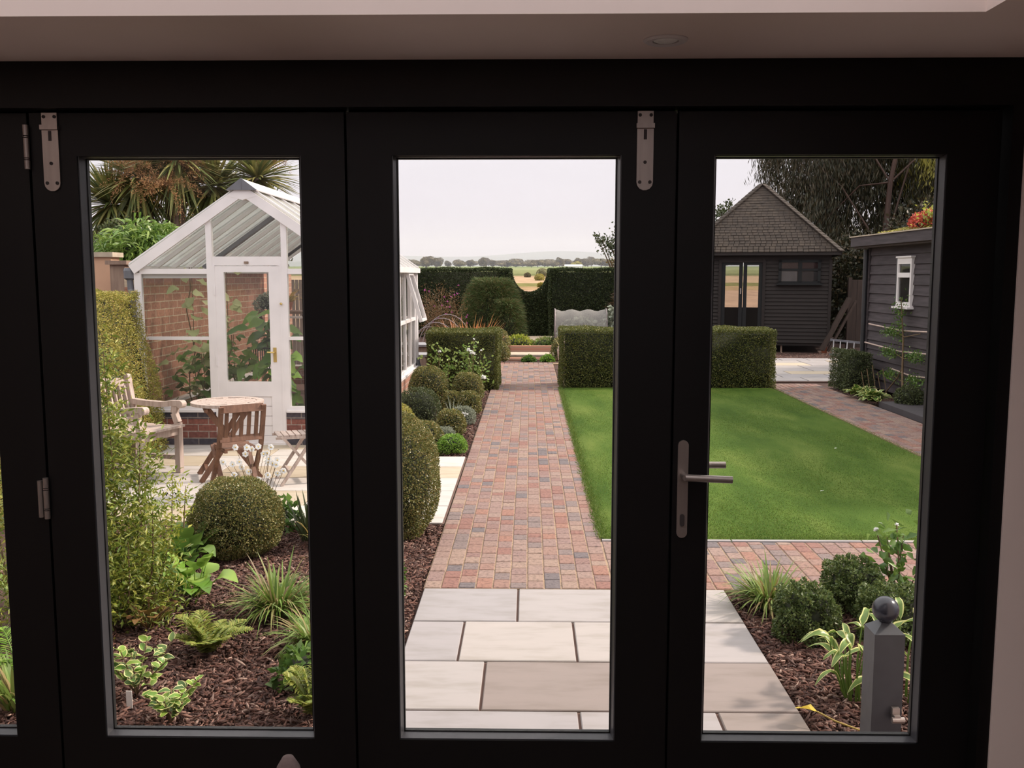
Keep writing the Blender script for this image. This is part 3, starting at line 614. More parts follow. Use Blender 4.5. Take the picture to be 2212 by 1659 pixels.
for i,(x,y,s) in enumerate(((2.0,185,1.2),(-.4,230,1.0),(3.3,240,2.0),(1.6,131,.5))):
    g=NP(); p,nn=ell_pts(500,(x,y,tz(y)+s*.4),(s*.7,s*.5,s*.55),-.8); ribbons(g,p,nn+rnd(len(p)),.28,.16); mm=MB(); mm.lathe([(s*.55*math.cos(a),s*.45*math.sin(a)) for a in np.linspace(-1.2,1.4,6)],(x,y,tz(y)+s*.4),8); g.mb(mm,0)
    o=g.build('field_bush',[M['treefar'] if i%3 else M['treeyel']],None,(x,y,tz(y))); tag(o,'scrubby brown green bush in the fields seen through the hedge scoop','bush','bushes in the fields')
# ================================================================ GREENHOUSE
def slopebox(m,x0,z0,x1,z1,t,y0,y1):
    """board in the XZ plane from (x0,z0) to (x1,z1), thickness t downwards"""
    d=Vector((x1-x0,z1-z0)).normalized(); n=Vector((d.y,-d.x)); n=n if n.y<0 else -n
    m.prism([(x0,z0),(x1,z1),(x1+n.x*t,z1+n.y*t),(x0+n.x*t,z0+n.y*t)],'y',y0,y1)
GX0,GX1,GC,GE,GA,GY0,GY1=-4.22,-1.83,-3.02,1.93,2.78,10.17,15.42
gh=thing('greenhouse','white timber greenhouse with brick base and pitched glass roof beyond the patio','greenhouse',(GC,GY0,0))
rs_=lambda x:GE+(GA-GE)*(1-abs(x-GC)/((GX1-GX0)/2))
for yy in (GY0,GY1-.06):
    m=MB(); m.box(GX0,GX0+.075,yy,yy+.06,.36,GE+.0); m.box(GX1-.075,GX1,yy,yy+.06,.36,GE)
    for xx in (-3.405,-2.605): m.box(xx-.03,xx+.03,yy-.003,yy+.06,.36 if yy>11 else 0,rs_(xx)-.1)
    m.box(GX0+.075,-3.435,yy+.006,yy+.054,1.845,1.90); m.box(-2.575,GX1-.075,yy+.006,yy+.054,1.845,1.90)
    m.box(GX0+.075,-3.435,yy+.05,yy+.11,1.80,1.845) if yy<11 else 0; m.box(GX0+.075,-3.435,yy+.006,yy+.054,1.14,1.175); m.box(-2.575,GX1-.075,yy+.006,yy+.054,1.14,1.175)
    m.box(-3.375,-2.635,yy+.002,yy+.056,1.935,2.03)
    m.build('gable_frame',M['white'],gh)
for yy in (GY0-.03,GY1-.04):
    m=MB(); slopebox(m,GX0-.04,GE-.0,GC,GA,.10,yy,yy+.035); slopebox(m,GC,GA,GX1+.04,GE,.10,yy,yy+.035)
    m.build('barge_board',M['white'],gh)
m=MB(); m.box(GX0-.02,-3.40,GY0-.035,GY0+.08,.36,.385); m.box(-2.61,GX1+.03,GY0-.035,GY0+.08,.36,.385); m.box(GX0+.05,-3.43,GY0-.004,GY0+.06,.385,.42); m.box(-2.58,GX1-.05,GY0-.004,GY0+.06,.385,.42)
m.box(GX1-.08,GX1+.035,GY0+.06,GY1+.02,.34,.375); m.box(GX1-.06,GX1,GY0+.06,GY1,.375,.42)
m.box(GX0,GX0+.08,GY0+.08,GY1,.34,.375); m.box(GX0,-3.4,GY1-.08,GY1+.02,.34,.38); m.box(-2.6,GX1,GY1-.08,GY1+.02,.34,.38); m.build('sill',M['white'],gh)
# side frame
m=MB(); n=9; py=[GY0+.03+(GY1-GY0-.06)*i/n for i in range(n+1)]
for i,y in enumerate(py[1:-1]): m.box(GX1-.055,GX1-.005,y-.022,y+.022,.42,GE-.04)
m.box(GX1-.055,GX1,GY0+.06,GY1-.06,1.115,1.165); m.box(GX1-.06,GX1,GY0,GY1,GE-.07,GE); m.box(GX0,GX0+.06,GY0,GY1,GE-.07,GE)
m.build('side_frame',M['white'],gh)
m=MB(); m.box(GX1,GX1+.07,GY0-.03,GY1+.08,GE-.06,GE+.015); m.build('gutter',M['white'],gh)
m=MB(); m.tube([(GX1+.0,GY1+.05,GE-.06),(GX1+.0,GY1+.05,.5)],.032,10); d=m.build('downpipe',M['white'],gh); m=MB(); m.tube([(GX1,GY1+.05,.5),(GX1+.0,GY1+.05,.44),(GX1+.02,GY1+.05,.36)],[.05,.05,.045],10); m.tube([(GX1+.02,GY1+.05,.37),(GX1+.10,GY1+.05,.24),(GX1+.12,GY1+.05,.04)],[.045,.05,.05],10); m.build('pipe_shoe',M['cap'],d)
m=MB(); m.lathe([(.035,0),(.06,.02),(.062,.10),(.05,.13)],(GX0-.055,GY0+.03,1.78),12); m.tube([(GX0-.055,GY0+.03,1.79),(GX0-.05,GY0+.03,1.68),(GX0-.02,GY0-.0,1.60),(GX0-.015,GY0-.02,1.0),(GX0-.015,GY0-.02,.1)],.033,10); m.build('downpipe',M['cap'],gh)
# roof bars, beams and glass
m=MB(); nb=10
for i in range(nb+1):
    y=GY0+.02+(GY1-GY0-.06)*i/nb
    if i==4: continue
    slopebox(m,GX0+.0,GE,GC,GA-.0,.045,y,y+.035); slopebox(m,GC,GA,GX1,GE,.045,y,y+.035)
m.box(GC-.03,GC+.03,GY0,GY1,GA-.15,GA-.03); m.build('roof_bars',M['white'],gh)
m=MB(); y=GY0+.02+(GY1-GY0-.06)*.4; slopebox(m,GX0,GE,GC,GA,.05,y-.02,y+.075); m.build('grey_roof_bar',M['cap'],gh)
m=MB(); slopebox(m,GX0-.05,GE+.01,GC,GA+.015,.006,GY0-.02,GY1+.01); m.build('roof_glass',M['roofglass'],gh)
m=MB(); slopebox(m,GC,GA+.015,GX1+.05,GE+.01,.006,GY0-.02,GY1+.01); m.build('roof_glass',M['roofglass'],gh)
m=MB()
for i in range(nb+1):
    y=GY0+.02+(GY1-GY0-.06)*i/nb; slopebox(m,GC,GA+.035,GX1+.06,GE+.03,.016,y,y+.03); slopebox(m,GX0-.06,GE+.03,GC,GA+.035,.016,y,y+.03)
m.build('roof_capping',M['white'],gh)
m=MB(); slopebox(m,GC-.16,GA-.055,GC,GA+.06,.012,GY0-.05,GY1+.05); slopebox(m,GC,GA+.06,GC+.16,GA-.055,.012,GY0-.05,GY1+.05); c=m.build('ridge_cap',M['white'],gh)
m=MB(); m.prism([(GC-.165,GA-.06),(GC+.165,GA-.06),(GC,GA+.065)],'y',GY0-.062,GY0-.05); m.box(GC-.004,GC+.004,GY0-.066,GY0-.062,GA-.06,GA+.06); m.build('ridge_end_cap',M['cap'],c)
m=MB(); m.prism([(GC-.26,GA-.28),(GC+.26,GA-.28),(GC+.04,GA-.115),(GC-.04,GA-.115)],'y',GY1-.05,GY1-.03); m.build('louvre_board',M['oldpost'],gh); MB().prism([(GC-.16,GA-.12),(GC,GA-.16),(GC+.16,GA-.12),(GC,GA+.0)],'y',GY0-.032,GY0+.03).build('apex_block',M['white'],gh)
# panes
def pane(x0,x1,z0,z1,y,nm='pane'): B(nm,M['ghglass'],[(x0,x1,y,y+.004,z0,z1)],gh)
for yy in (GY0+.03,GY1-.03):
    for (a,b) in ((GX0+.075,-3.435),(-2.575,GX1-.075)):
        for z0,z1 in ((.42,1.14),(1.175,1.845)): pane(a,b,z0,z1,yy)
    m=MB(); m.prism([(GX0+.16,1.90),(-3.435,1.90),(-3.435,rs_(-3.435)-.1)],'y',yy,yy+.004); m.build('gable_pane',M['ghglass'],gh)
    m=MB(); m.prism([(GX1-.16,1.90),(-2.575,1.90),(-2.575,rs_(-2.575)-.1)],'y',yy,yy+.004); m.build('gable_pane',M['ghglass'],gh)
    m=MB(); m.prism([(-3.375,2.03),(-2.635,2.03),(-2.635,rs_(-2.635)-.1),(GC,GA-.12),(-3.375,rs_(-3.375)-.1)],'y',yy,yy+.004); m.build('gable_pane',M['ghglass'],gh)
B('side_panes',M['ghglass'],[(GX1-.03,GX1-.026,GY0+.06,GY1-.06,.42,1.115),(GX1-.03,GX1-.026,GY0+.06,py[7]-.02,1.165,GE-.07),(GX1-.03,GX1-.026,py[8]+.02,GY1-.06,1.165,GE-.07)],gh)
# brick base
for x0,x1,yy,z in ((GX0,-3.385,GY0-.01,.285),(-2.62,GX1,GY0-.01,.285),(GX0,-3.4,GY1-.1,.36),(-2.6,GX1,GY1-.1,.36)):
    B('brick_base',M['red_brick_f'],[(x0,x1,yy,yy+.11,.075,z)],gh)
for x0,x1 in ((GX0,-3.385),(-2.62,GX1)):
    for z0,z1 in ((-.03,.075),(.285,.36)): B('blue_brick_course',M['blue_brick'],[(x0,x1,GY0-.012,GY0+.10,z0,z1)],gh)
B('brick_side_base',M['red_brick_s'],[(GX1-.1,GX1+.004,GY0+.10,GY1,-.03,.34)],gh)
# door
d=B('greenhouse_door',M['white'],[(-3.35,-3.255,GY0+.0,GY0+.045,.03,1.93),(-2.775,-2.66,GY0,GY0+.045,.03,1.93),(-3.255,-2.775,GY0,GY0+.045,1.865,1.93),(-3.255,-2.775,GY0+.001,GY0+.045,.53,.69),(-3.255,-2.775,GY0+.001,GY0+.045,.03,.10)]+[(-3.255,-2.775,GY0+.012,GY0+.04,.105+i*.107,.105+i*.107+.10) for i in range(4)]+[(-3.255,-2.775,GY0+.02,GY0+.035,.1,.53),(-3.375,-3.35,GY0-.004,GY0+.06,0,1.935),(-2.66,-2.635,GY0-.004,GY0+.06,0,1.935),(-3.375,-2.635,GY0-.01,GY0+.06,0,.03)],gh)
B('door_pane',M['ghglass'],[(-3.255,-2.775,GY0+.02,GY0+.024,.69,1.865)],d)
for z in (1.62,.86): B('hinge',M['white'],[(-3.365,-3.348,GY0-.012,GY0,z,z+.10)],d)
h=B('handle_plate',M['brass'],[(-2.745,-2.71,GY0-.008,GY0,.905,1.06)],d); m=MB(); m.tube([(-2.727,GY0-.006,1.01),(-2.727,GY0-.045,1.01),(-2.80,GY0-.045,1.012)],[.01,.009,.008],8); m.build('door_handle',M['brass'],h)
m=MB(); m.tube([(-2.645,GY0-.006,1.53),(-2.645,GY0-.03,1.53)],.012,8); m.tube([(-2.645,GY0-.03,1.53),(-2.63,GY0-.03,1.525)],.008,6); m.build('catch',M['brass'],gh)
B('name_plate',M['oldpost'],[(-3.03,-2.985,GY0-.012,GY0+.002,1.955,1.978)],gh)
# open side vent, hinged at the top
vt=MB(); ya,yb=py[7],py[8]; a=math.radians(16)
def vp(y,s): return (GX1+.012+s*math.sin(a),y,GE-.06-s*math.cos(a))
for p,q in ((vp(ya,0),vp(ya,.76)),(vp(yb,0),vp(yb,.76))): vt.bar(p,q,.05,.035,(0,1,0))
for s in (.02,.74): vt.bar(vp(ya,s),vp(yb,s),.05,.035)
vw=vt.build('vent_window',M['white'],gh); m=MB(); m.add([vp(ya,.03),vp(yb,.03),vp(yb,.74),vp(ya,.74)],[(0,1,2,3)]); m.build('vent_pane',M['ghglass'],vw)
# ---- beside and behind
m=MB(); m.box(-4.40,-4.28,10.35,17.2,-.05,1.86); o=m.build('garden_wall',M['garden_brick'],None,(-4.4,10.35,0)); tag(o,'red brick boundary wall running back beside the greenhouse, seen through its glass','wall')
c=MB(); c.box(-4.41,-4.275,10.35,17.2,1.862,1.9); c.build('wall_cap',M['blue_brick'],o)
o=B('slatted_fence',M['oldpost'],[(-4.5+i*.07,-4.445+i*.07,17.5,17.53,0,1.75) for i in range(28)]+[(-4.5,-2.55,17.53,17.58,1.5,1.58),(-4.5,-2.55,17.53,17.58,.3,.38)],None,(-3,18.7,0)); tag(o,'pale slatted screen behind the greenhouse','fence')
t=thing('rendered_wall','peach rendered garden wall with stone coping beyond the golden hedge','wall',(-6.2,12,0))
B('wall_face',M['render'],[(-7.6,-5.26,12,12.25,0,2.06)],t); B('coping',M['coping'],[(-7.6,-5.22,11.96,12.29,2.06,2.12)],t)
t=thing('timber_pier','weathered timber clad pier with flat cap beside the peach wall','pier',(-4.98,11.6,0))
m=MB(); m.box(-5.08,-4.90,11.55,11.95,0,1.96); m.build('pier_shaft',M['oldpost'],t); B('pier_cap',M['oldpost'],[(-5.12,-4.86,11.51,11.99,1.96,2.01)],t)
# ---- plants and things inside
def bigleaf(g,p,d,L,W_,k=4): ribbons(g,p,d,L,W_,k=k,droop=.35,prof='broad',cols=3,up=np.array([0,-.5,.8]),fold=.12,wav=.25)
def vine(name,label,cat,x,y,z0,z1,n,L,Wd,mat,spread=.16,group=None):
    t=thing(name,label,cat,(x,y,z0),0,group); m=MB(); pts=[(x+.04*math.sin(i*1.9),y+.03*math.cos(i*1.3),z0+(z1-z0)*i/8) for i in range(9)]; m.tube(pts,.007,5); m.tube([(x+.03,y+.03,z0),(x+.03,y+.02,z1)],.004,4)
    m.build('stem',M['twig'],t); g=NP(); zz=R.uniform(z0+.08,z1,n); p=np.stack([x+R.normal(size=n)*spread*.5,y+R.normal(size=n)*spread*.5,zz],1); a=R.rand(n)*6.283
    bigleaf(g,p,np.stack([np.cos(a),np.sin(a),R.uniform(-.4,.3,n)],1),L*R.uniform(.6,1.15,n),Wd*R.uniform(.7,1.1,n)); g.build('foliage',mat,t); return t
M['pale']=leafm('pale_squash_leaves',G((172,176,134),(150,158,112),(190,190,150)),.6,.4)
vine('cucumber_vine','tall climbing vine with big pale leaves inside the greenhouse, left of its door','plant',-3.84,10.75,0,1.92,46,.15,.14,M['pale'],.24)
vine('cucumber_vine','second climbing vine with pale leaves by the brick wall, left of the greenhouse door','plant',-3.62,11.3,0,1.88,30,.14,.13,M['pale'],.2)
vine('tomato_plant','leafy green tomato plant filling the low left greenhouse panes','plant',-3.72,10.7,0,.95,150,.13,.08,M['mid'],.36)
vine('tomato_plant','second green tomato plant behind the left panes, close to the door','plant',-3.45,10.95,0,1.15,120,.14,.08,M['mid'],.4)
vine('broad_leaf_plant','large leaved green plant right behind the greenhouse door glass','plant',-3.0,10.95,0,1.45,80,.26,.13,M['mid'],.42)
vine('broad_leaf_plant','pale broad leaved plant low behind the greenhouse door glass','plant',-2.85,10.85,0,.95,30,.26,.17,M['bright'],.2)
vine('trailing_shrub','sparse grey green climber against the back of the greenhouse on the right','plant',-2.2,14.9,0,1.7,90,.07,.03,M['grey'],.3)
t=thing('spider_plant','potted plant with long arching pale striped leaves on the hanging shelf','potted plant',(-2.98,11.7,1.41)); tuft('foliage',None,None,(-2.98,11.7,1.47),46,.42,.028,.03,1.0,.55,M['straw'],5,parent=t)
m=MB(); m.lathe([(.06,0),(.085,.10),(.08,.10),(.055,.02)],(-2.98,11.7,1.41),14); m.build('pot',M['terracotta'],t)
dome('shelf_plant','bushy small leaved plant on the shelf beside the spider plant','plant',(-3.12,11.5,1.50),(.19,.13,.12),M['grey'],500,.035,amp=.02,stem=False)
t=thing('greenhouse_shelf','brown timber shelf hanging behind the greenhouse door','shelf',(-2.95,11.6,1.36)); B('shelf_board',M['brown'],[(-3.3,-2.66,11.42,11.85,1.37,1.40)],t); [MB().bar((x,11.45,1.37),(x,11.85,1.1),.03,.02).build('shelf_bracket',M['brown'],t) for x in (-2.72,-3.25)]
t=thing('slotted_tray','dark slotted plastic tray leaning behind the lower door glass','tray',(-3.08,11.1,.94)); m=MB()
for i in range(14): m.box(-3.26+i*.026,-3.26+i*.026+.010,11.0,11.01,.75,.98)
m.box(-3.27,-2.90,10.99,11.02,.98,1.0); m.box(-3.27,-2.90,10.99,11.02,.73,.75); m.build('slats',M['black_plastic'],t)
t=thing('potting_bench','brown timber potting bench behind the right hand greenhouse panes','bench',(-2.2,12.2,0))
B('bench_top',M['brown'],[(-2.62,-1.95,11.6,13.6,.93,.98)],t)
for x,y in ((-2.25,11.65),(-1.98,11.65),(-2.58,13.5),(-1.98,13.5)): B('leg',M['brown'],[(x,x+.06,y,y+.06,0,.93)],t)
B('rail',M['brown'],[(-2.6,-1.97,11.62,11.65,.85,.92)],t)
def jug(name,label,x,y,z,w,h,mat,capm=None,group=None):
    t=thing(name,label,'container',(x,y,z),0,group); m=MB(); m.lathe([(w*.9,0),(w,.02),(w,h*.7),(w*.8,h*.82),(w*.3,h*.9)],(x,y,z),14); m.build('body',mat,t); m=MB(); m.lathe([(w*.28,h*.9),(w*.28,h)],(x,y,z),10); m.build('cap',capm or mat,t)
jug('plastic_jug','large white plastic jug on the potting bench behind the right panes',-2.08,12.0,.98,.10,.30,M['white_plastic'])
jug('plastic_tub','amber plastic tub standing left of the white jug',-2.27,11.85,.98,.075,.20,M['amber'])
jug('spray_bottle','small clear spray bottle with red top behind the door glass',-2.50,11.75,.98,.04,.22,M['white_plastic'],M['redp'])
jug('white_bottle','white bottle low on the greenhouse floor behind the right panes',-2.34,11.0,.40,.04,.22,M['white_plastic'])
o=B('raised_bed',M['brown'],[(-2.5,-1.95,10.5,10.53,0,.40),(-2.5,-2.47,10.5,11.5,0,.40),(-1.98,-1.95,10.5,11.5,0,.40),(-2.5,-1.95,11.5,11.53,0,.40),(-2.47,-1.98,10.53,11.5,0,.36)],None,(-2.2,11,0)); tag(o,'brown timber raised bed on the greenhouse floor right of the door','raised bed')
# ================================================================ LEFT BOUNDARY
hedge('golden_hedge','tall clipped yellow green hedge between patio and greenhouse on the left',-5.1,-3.80,6.7,9.92,1.67,M['lon'],9500,.021,(0,.26),.05,faces='ftbr')
# cordyline palm
def palm(name,label,heads,trunk):
    t=thing(name,label,'palm',(trunk[0][0],trunk[0][1],0)); m=MB()
    for hx,hy,hz,_ in heads: m.tube([(trunk[0][0],trunk[0][1],0),((trunk[0][0]*.6+hx*.4),(trunk[0][1]+hy)/2,hz*.5),(hx,hy,hz)],[.14,.11,.07],8)
    m.build('trunk',M['oldpost'],t)
    for hx,hy,hz,r in heads:
        g=NP(); n=300; d=rnd(n); d[:,2]=d[:,2]*.9+.15; p=np.array([hx,hy,hz])+d*.05; ribbons(g,p,d,r*R.uniform(.75,1.1,n),.055,k=5,droop=R.uniform(.0,.3,n),prof='palm',up=(0,0,1),fold=.2)
        n=90; d=rnd(n)*.6+np.array([0,0,-.9]); p=np.array([hx,hy,hz-.1])+rnd(n)*.05; ribbons(g,p,d,r*.9*R.uniform(.6,1,n),.05,k=4,droop=.3,prof='palm',up=(0,0,1))
        g.build('leaf_head',M['palm'],t)
    return t
pl=palm('cordyline_palm','spiky many headed palm tree rising behind the left side of the greenhouse',[(-6.95,16,3.0,.95),(-6.15,16.3,3.9,.95),(-5.25,16.1,3.3,.9),(-5.7,15.7,3.7,.9),(-6.4,15.8,3.4,.9),(-4.50,16.0,3.42,.85),(-5.1,17,2.9,.8)],[(-5.9,16.2)])
for cx,cy,cz,r in ((-6.25,15.3,3.45,.50),(-5.72,15.2,3.20,.55),(-5.55,15.4,3.62,.45),(-4.25,16.0,3.85,.35),(-5.0,15.6,3.95,.4)):
    g=NP()
    for k in range(26):
        a=R.rand()*6.283; el=R.uniform(-.7,.9); d=np.array([math.cos(a)*math.cos(el),math.sin(a)*math.cos(el),math.sin(el)]); n=80; tt=R.rand(n)[:,None]
        p=np.array([cx,cy,cz+.1])+d*tt*r+np.array([0,0,-1.])*(tt**2)*r*.55+R.normal(size=(n,3))*.025; ribbons(g,p,rnd(n)+d*.5,R.uniform(.03,.07,n),.009)
    g.build('flower_panicle',M['panicle'],pl)
M['bamb']=leafm('bamboo_leaves',G((84,116,50),(110,138,62),(136,156,78),(72,100,44)),.4,.35,'LINEAR',1.1)
def leafmass(name,label,cat,c,r,mat,n,L,Wd,k=3,droop=.3,core=True,blobs=None,prof='leaf',down=0.,group=None):
    g=NP(); bl=blobs or [(c,r)]
    for (cc,rr) in bl:
        q=n//len(bl); p,nn=ell_pts(q,cc,rr,-.9); p=np.array(cc)+(p-np.array(cc))*R.uniform(.55,1.12,len(p))[:,None]
        ribbons(g,p,nn*.6+rnd(len(p))*.7+np.array([0,0,-down]),L*R.uniform(.6,1.2,len(p)),Wd*R.uniform(.8,1.2,len(p)),k=k,droop=droop,prof=prof,cols=2)
        if core: m=MB(); m.lathe([(math.cos(a)*.7,math.sin(a)*.7) for a in np.linspace(-1.3,1.5,8)],(0,0,0),12); m.v=[(v[0]*.75,v[1]*.75,v[2]*.75) for v in m.v]; m.v=[(cc[0]+v[0]*rr[0],cc[1]+v[1]*rr[1],cc[2]+v[2]*rr[2]) for v in m.v]; g.mb(m,1)
    m=MB(); m.tube([(c[0],c[1],-.03),(c[0],c[1],c[2])],.04,6); g.mb(m,2)
    o=g.build(name,[mat,M['core'],M['twig']],None,(c[0],c[1],0)); tag(o,label,cat,group); return o
leafmass('bamboo_shrub','bright green bamboo like shrub beside the greenhouse roof on the left','shrub',(-5.3,13.2,2.0),(.7,.5,.7),M['bamb'],5200,.19,.03,blobs=[((-5.85,13.2,1.9),(.5,.5,.42)),((-5.35,13.2,2.12),(.50,.5,.45)),((-5.1,13.2,2.15),(.34,.4,.36))],droop=.5)
leafmass('ivy_shrub','dark brown green shrub on the skyline above the peach wall','shrub',(-7.3,14.8,2.0),(.6,.5,.6),M['dk'],7000,.06,.035,k=1,blobs=[((-6.75,14.8,1.75),(.6,.5,.6)),((-6.3,14.9,2.2),(.45,.5,.5)),((-7.3,14.8,1.5),(.5,.5,.5))])
leafmass('laurel_tree','tall dark green tree behind the cordyline palm','tree',(-5.6,18.8,2.4),(1.6,1,1.4),M['dk'],9000,.10,.05,k=1,blobs=[((-6.6,18.8,2.3),(1.0,.9,1.0)),((-5.6,18.8,2.6),(.9,.9,1.1))])
# ================================================================ PATIO FURNITURE
# garden armchair, facing the table: local +X is forward, width along Y
t=thing('garden_armchair','weathered pale wooden garden armchair with slatted back, left of the round table','chair',(-3.60,8.57,0),math.atan2(-.32,.95))
W2=.25
def lb(name,mat,fn,par=None): m=MB(); fn(m); return m.build(name,mat,par or t,world=False)
for sy in (-1,1):
    lb('leg',M['teak'],lambda m:(m.bar((.27,sy*W2,0),(.27,sy*W2,.47),.055,.055,(0,1,0)),m.bar((.27,sy*W2,.47),(.235,sy*W2,.56),.055,.05,(0,1,0)),m.bar((.235,sy*W2,.56),(.25,sy*W2,.63),.055,.05,(0,1,0))))
    lb('leg',M['teak'],lambda m:(m.bar((-.24,sy*W2,0),(-.22,sy*W2,.45),.05,.055,(0,1,0)),m.bar((-.22,sy*W2,.45),(-.29,sy*W2,.89),.045,.05,(0,1,0)),m.tube([(-.29,sy*W2-.02,.88),(-.29,sy*W2+.02,.88)],.028,12)))
    lb('armrest',M['teak'],lambda m:(m.path([(-.26,sy*W2,.655),(-.1,sy*W2,.64),(.1,sy*W2,.635),(.22,sy*W2,.65),(.30,sy*W2,.655)],.06,.05,(0,0,1)),m.tube([(.315,sy*W2-.032,.645),(.315,sy*W2+.032,.645)],.036,14)))
    lb('side_rail',M['teak'],lambda m:(m.bar((-.22,sy*W2,.41),(.25,sy*W2,.41),.03,.06),m.bar((-.22,sy*W2,.14),(.25,sy*W2,.14),.03,.04)))
lb('front_rail',M['teak'],lambda m:m.bar((.275,-W2,.40),(.275,W2,.40),.03,.08))
lb('seat',M['teak'],lambda m:[m.box(-.21+i*.07,-.21+i*.07+.06,-W2-.01,W2+.01,.435-.012*math.sin(i/7*3.1),.455-.012*math.sin(i/7*3.1)) for i in range(8)])
def back(m):
    for i in range(7): y=-W2+.06+i*(2*W2-.12)/6; m.bar((-.23,y,.48),(-.29,y,.80),.034,.016,(0,1,0))
    m.bar((-.222,-W2,.49),(-.222,W2,.49),.05,.04); 
    n=8
    for i in range(n): 
        y0=-W2+2*W2*i/n; y1=-W2+2*W2*(i+1)/n; f=lambda y:.81+.06*math.cos(y/W2*1.5); m.bar((-.305,y0,f(y0)-.01),(-.305,y1,f(y1)-.01),.028,.07)
lb('backrest',M['teak'],back)
# round folding table
t=thing('round_table','round weathered wooden folding table in front of the white greenhouse door','table',(-2.74,8.55,0),math.atan2(.37,.93))
def top(m):
    for i in range(9):
        y0=-.27+i*.06; y1=y0+.054; yc=max(abs(y0),abs(y1)); h=math.sqrt(max(.265**2-yc**2,0.0004)); m.box(-h,h,y0,y1,.675,.695)
    n=36
    for k in range(n):
        a,b=2*math.pi*k/n,2*math.pi*(k+1)/n; m.prism([(.262*math.cos(a),.262*math.sin(a)),(.322*math.cos(a),.322*math.sin(a)),(.322*math.cos(b),.322*math.sin(b)),(.262*math.cos(b),.262*math.sin(b))],'z',.67,.697)
lb('tabletop',M['teak'],top)
for sy in (-1,1):
    y=sy*.19; lb('leg',M['brown'],lambda m:(m.bar((-.26,y,0),(-.02,y,.36),.045,.022,(0,1,0)),m.bar((-.02,y,.36),(.17,y,.66),.045,.022,(0,1,0))))
    y2=sy*.16; lb('leg',M['brown'],lambda m:m.bar((.26,y2,0),(-.20,y2,.66),.045,.022,(0,1,0)))
for a,b in (((-.20,-.19,.08),(-.20,.19,.08)),((.19,-.16,.10),(.19,.16,.10)),((-.2,-.24,.645),(-.2,.24,.645)),((.19,-.24,.645),(.19,.24,.645))): lb('stretcher',M['brown'],lambda m:m.bar(a,b,.03,.03))
# folding chairs: local +Y forward; back posts run down to the front feet
def folding_chair(label,loc,rz,mat):
    global t
    t=thing('folding_chair',label,'chair',loc,rz,'folding chairs on the patio'); w=.172
    for s in (-1,1):
        lb('leg',mat,lambda m:(m.bar((s*w,-.20,.79),(s*w,-.155,.62),.024,.036,(1,0,0)),m.bar((s*w,-.155,.62),(s*w,-.10,.45),.024,.036,(1,0,0)),m.bar((s*w,-.10,.45),(s*w,.21,.0),.024,.036,(1,0,0))))
        lb('leg',mat,lambda m:(m.bar((s*(w-.032),.19,.43),(s*(w-.032),.0,.2),.022,.038,(1,0,0)),m.bar((s*(w-.032),.0,.2),(s*(w-.032),-.17,0),.022,.038,(1,0,0))))
    def bk(m):
        m.bar((-w,-.185,.77),(w,-.185,.77),.018,.062,(0,.25,1)); m.bar((-w,-.125,.52),(w,-.125,.52),.02,.05,(0,.25,1))
        for i in range(5): x=-w+.05+i*(2*w-.10)/4; m.bar((x,-.125,.53),(x,-.180,.75),.030,.012,(0,1,0))
    lb('backrest',mat,bk)
    lb('seat',mat,lambda m:([m.box(-w+.04,w-.04,-.13+i*.052,-.13+i*.052+.042,.425,.44) for i in range(7)],m.box(-w+.035,-w+.06,-.13,.24,.405,.425),m.box(w-.06,w-.035,-.13,.24,.405,.425)))
    lb('crossbar',mat,lambda m:m.bar((-w,.13,.11),(w,.13,.11),.02,.03)); lb('crossbar',mat,lambda m:m.bar((-w+.03,-.08,.10),(w-.03,-.08,.10),.02,.03))
folding_chair('brown wooden folding chair seen from behind, in front of the round table',(-2.405,7.70,0),math.radians(34),M['brown'])
folding_chair('weathered wooden folding chair with slatted seat, right of the round table',(-2.03,8.38,0),math.radians(112),M['teak'])
# ================================================================ FOREGROUND BED, LEFT
dome('box_ball','large clipped box ball with bronzed tips in the mulch before the patio','bush',(-1.935,6.13,.235),(.305,.30,.275),M['box'],19000,.0145,amp=.022,zmin=-.85)
M['priv']=leafm('privet_leaves',G((92,112,40),(120,132,50),(150,152,66),(78,98,36),(104,120,44),(166,162,80)),.4,.3,'LINEAR',1.15)
bush=[(-.03,0,1.44,-.02,.02),(-.06,.03,1.22,-.05,.02),(.04,.05,1.0,.05,.05),(-.12,.03,1.12,-.07,.03),(-.06,-.08,.95,-.1,-.02),(.10,-.04,.62,.12,-.06),(.10,.04,.42,.14,.03),(-.02,-.12,.72,0,-.12),(-.17,-.03,.8,-.08,0),(.05,-.1,.5,.1,-.15),(.12,0,.22,.16,0),(-.1,.12,1.05,0,.1),(-.2,.1,.6,-.1,.1),(.0,.1,.85,.08,.12),(.14,-.08,.20,.28,-.08),(.06,.0,.62,.05,.02),(.0,-.15,.4,.0,-.12),(-.1,-.12,.5,-.05,-.1)]
stems_bush('privet_shrub','tall loose shrub with many upright stems of small yellow green leaves, at left','shrub',(-2.16,4.88),bush,M['priv'],.042,.013,per=800,k=2,leafspread=.055)
stems_bush('privet_shrub','low yellow green shrub hidden partly by the left door stile','shrub',(-2.62,4.7),[(0,0,.7,-.1,0),(.1,.05,.6,.1,.05),(-.1,0,.8,-.1,.1),(.05,-.1,.5,.1,-.1),(0.02,.1,.55,0,.1)],M['priv'],.042,.013,per=500,k=2,leafspread=.06)
stems_bush('ivy_berry_shrub','small yellow leaved shrub with black berries in front of the armchair','shrub',(-2.26,5.75),[(0,0,.58,.02,.1),(.03,0,.52,.08,.08),(-.03,.02,.40,-.04,.05)],M['yg'],.038,.014,per=330,k=2,leafspread=.035)
g=MB()
for i in range(26): g.lathe([(.002,-.006),(.0065,0),(.002,.006)],(-2.24+random.gauss(0,.035),5.85+random.gauss(0,.03),.47+random.gauss(0,.035)),6)
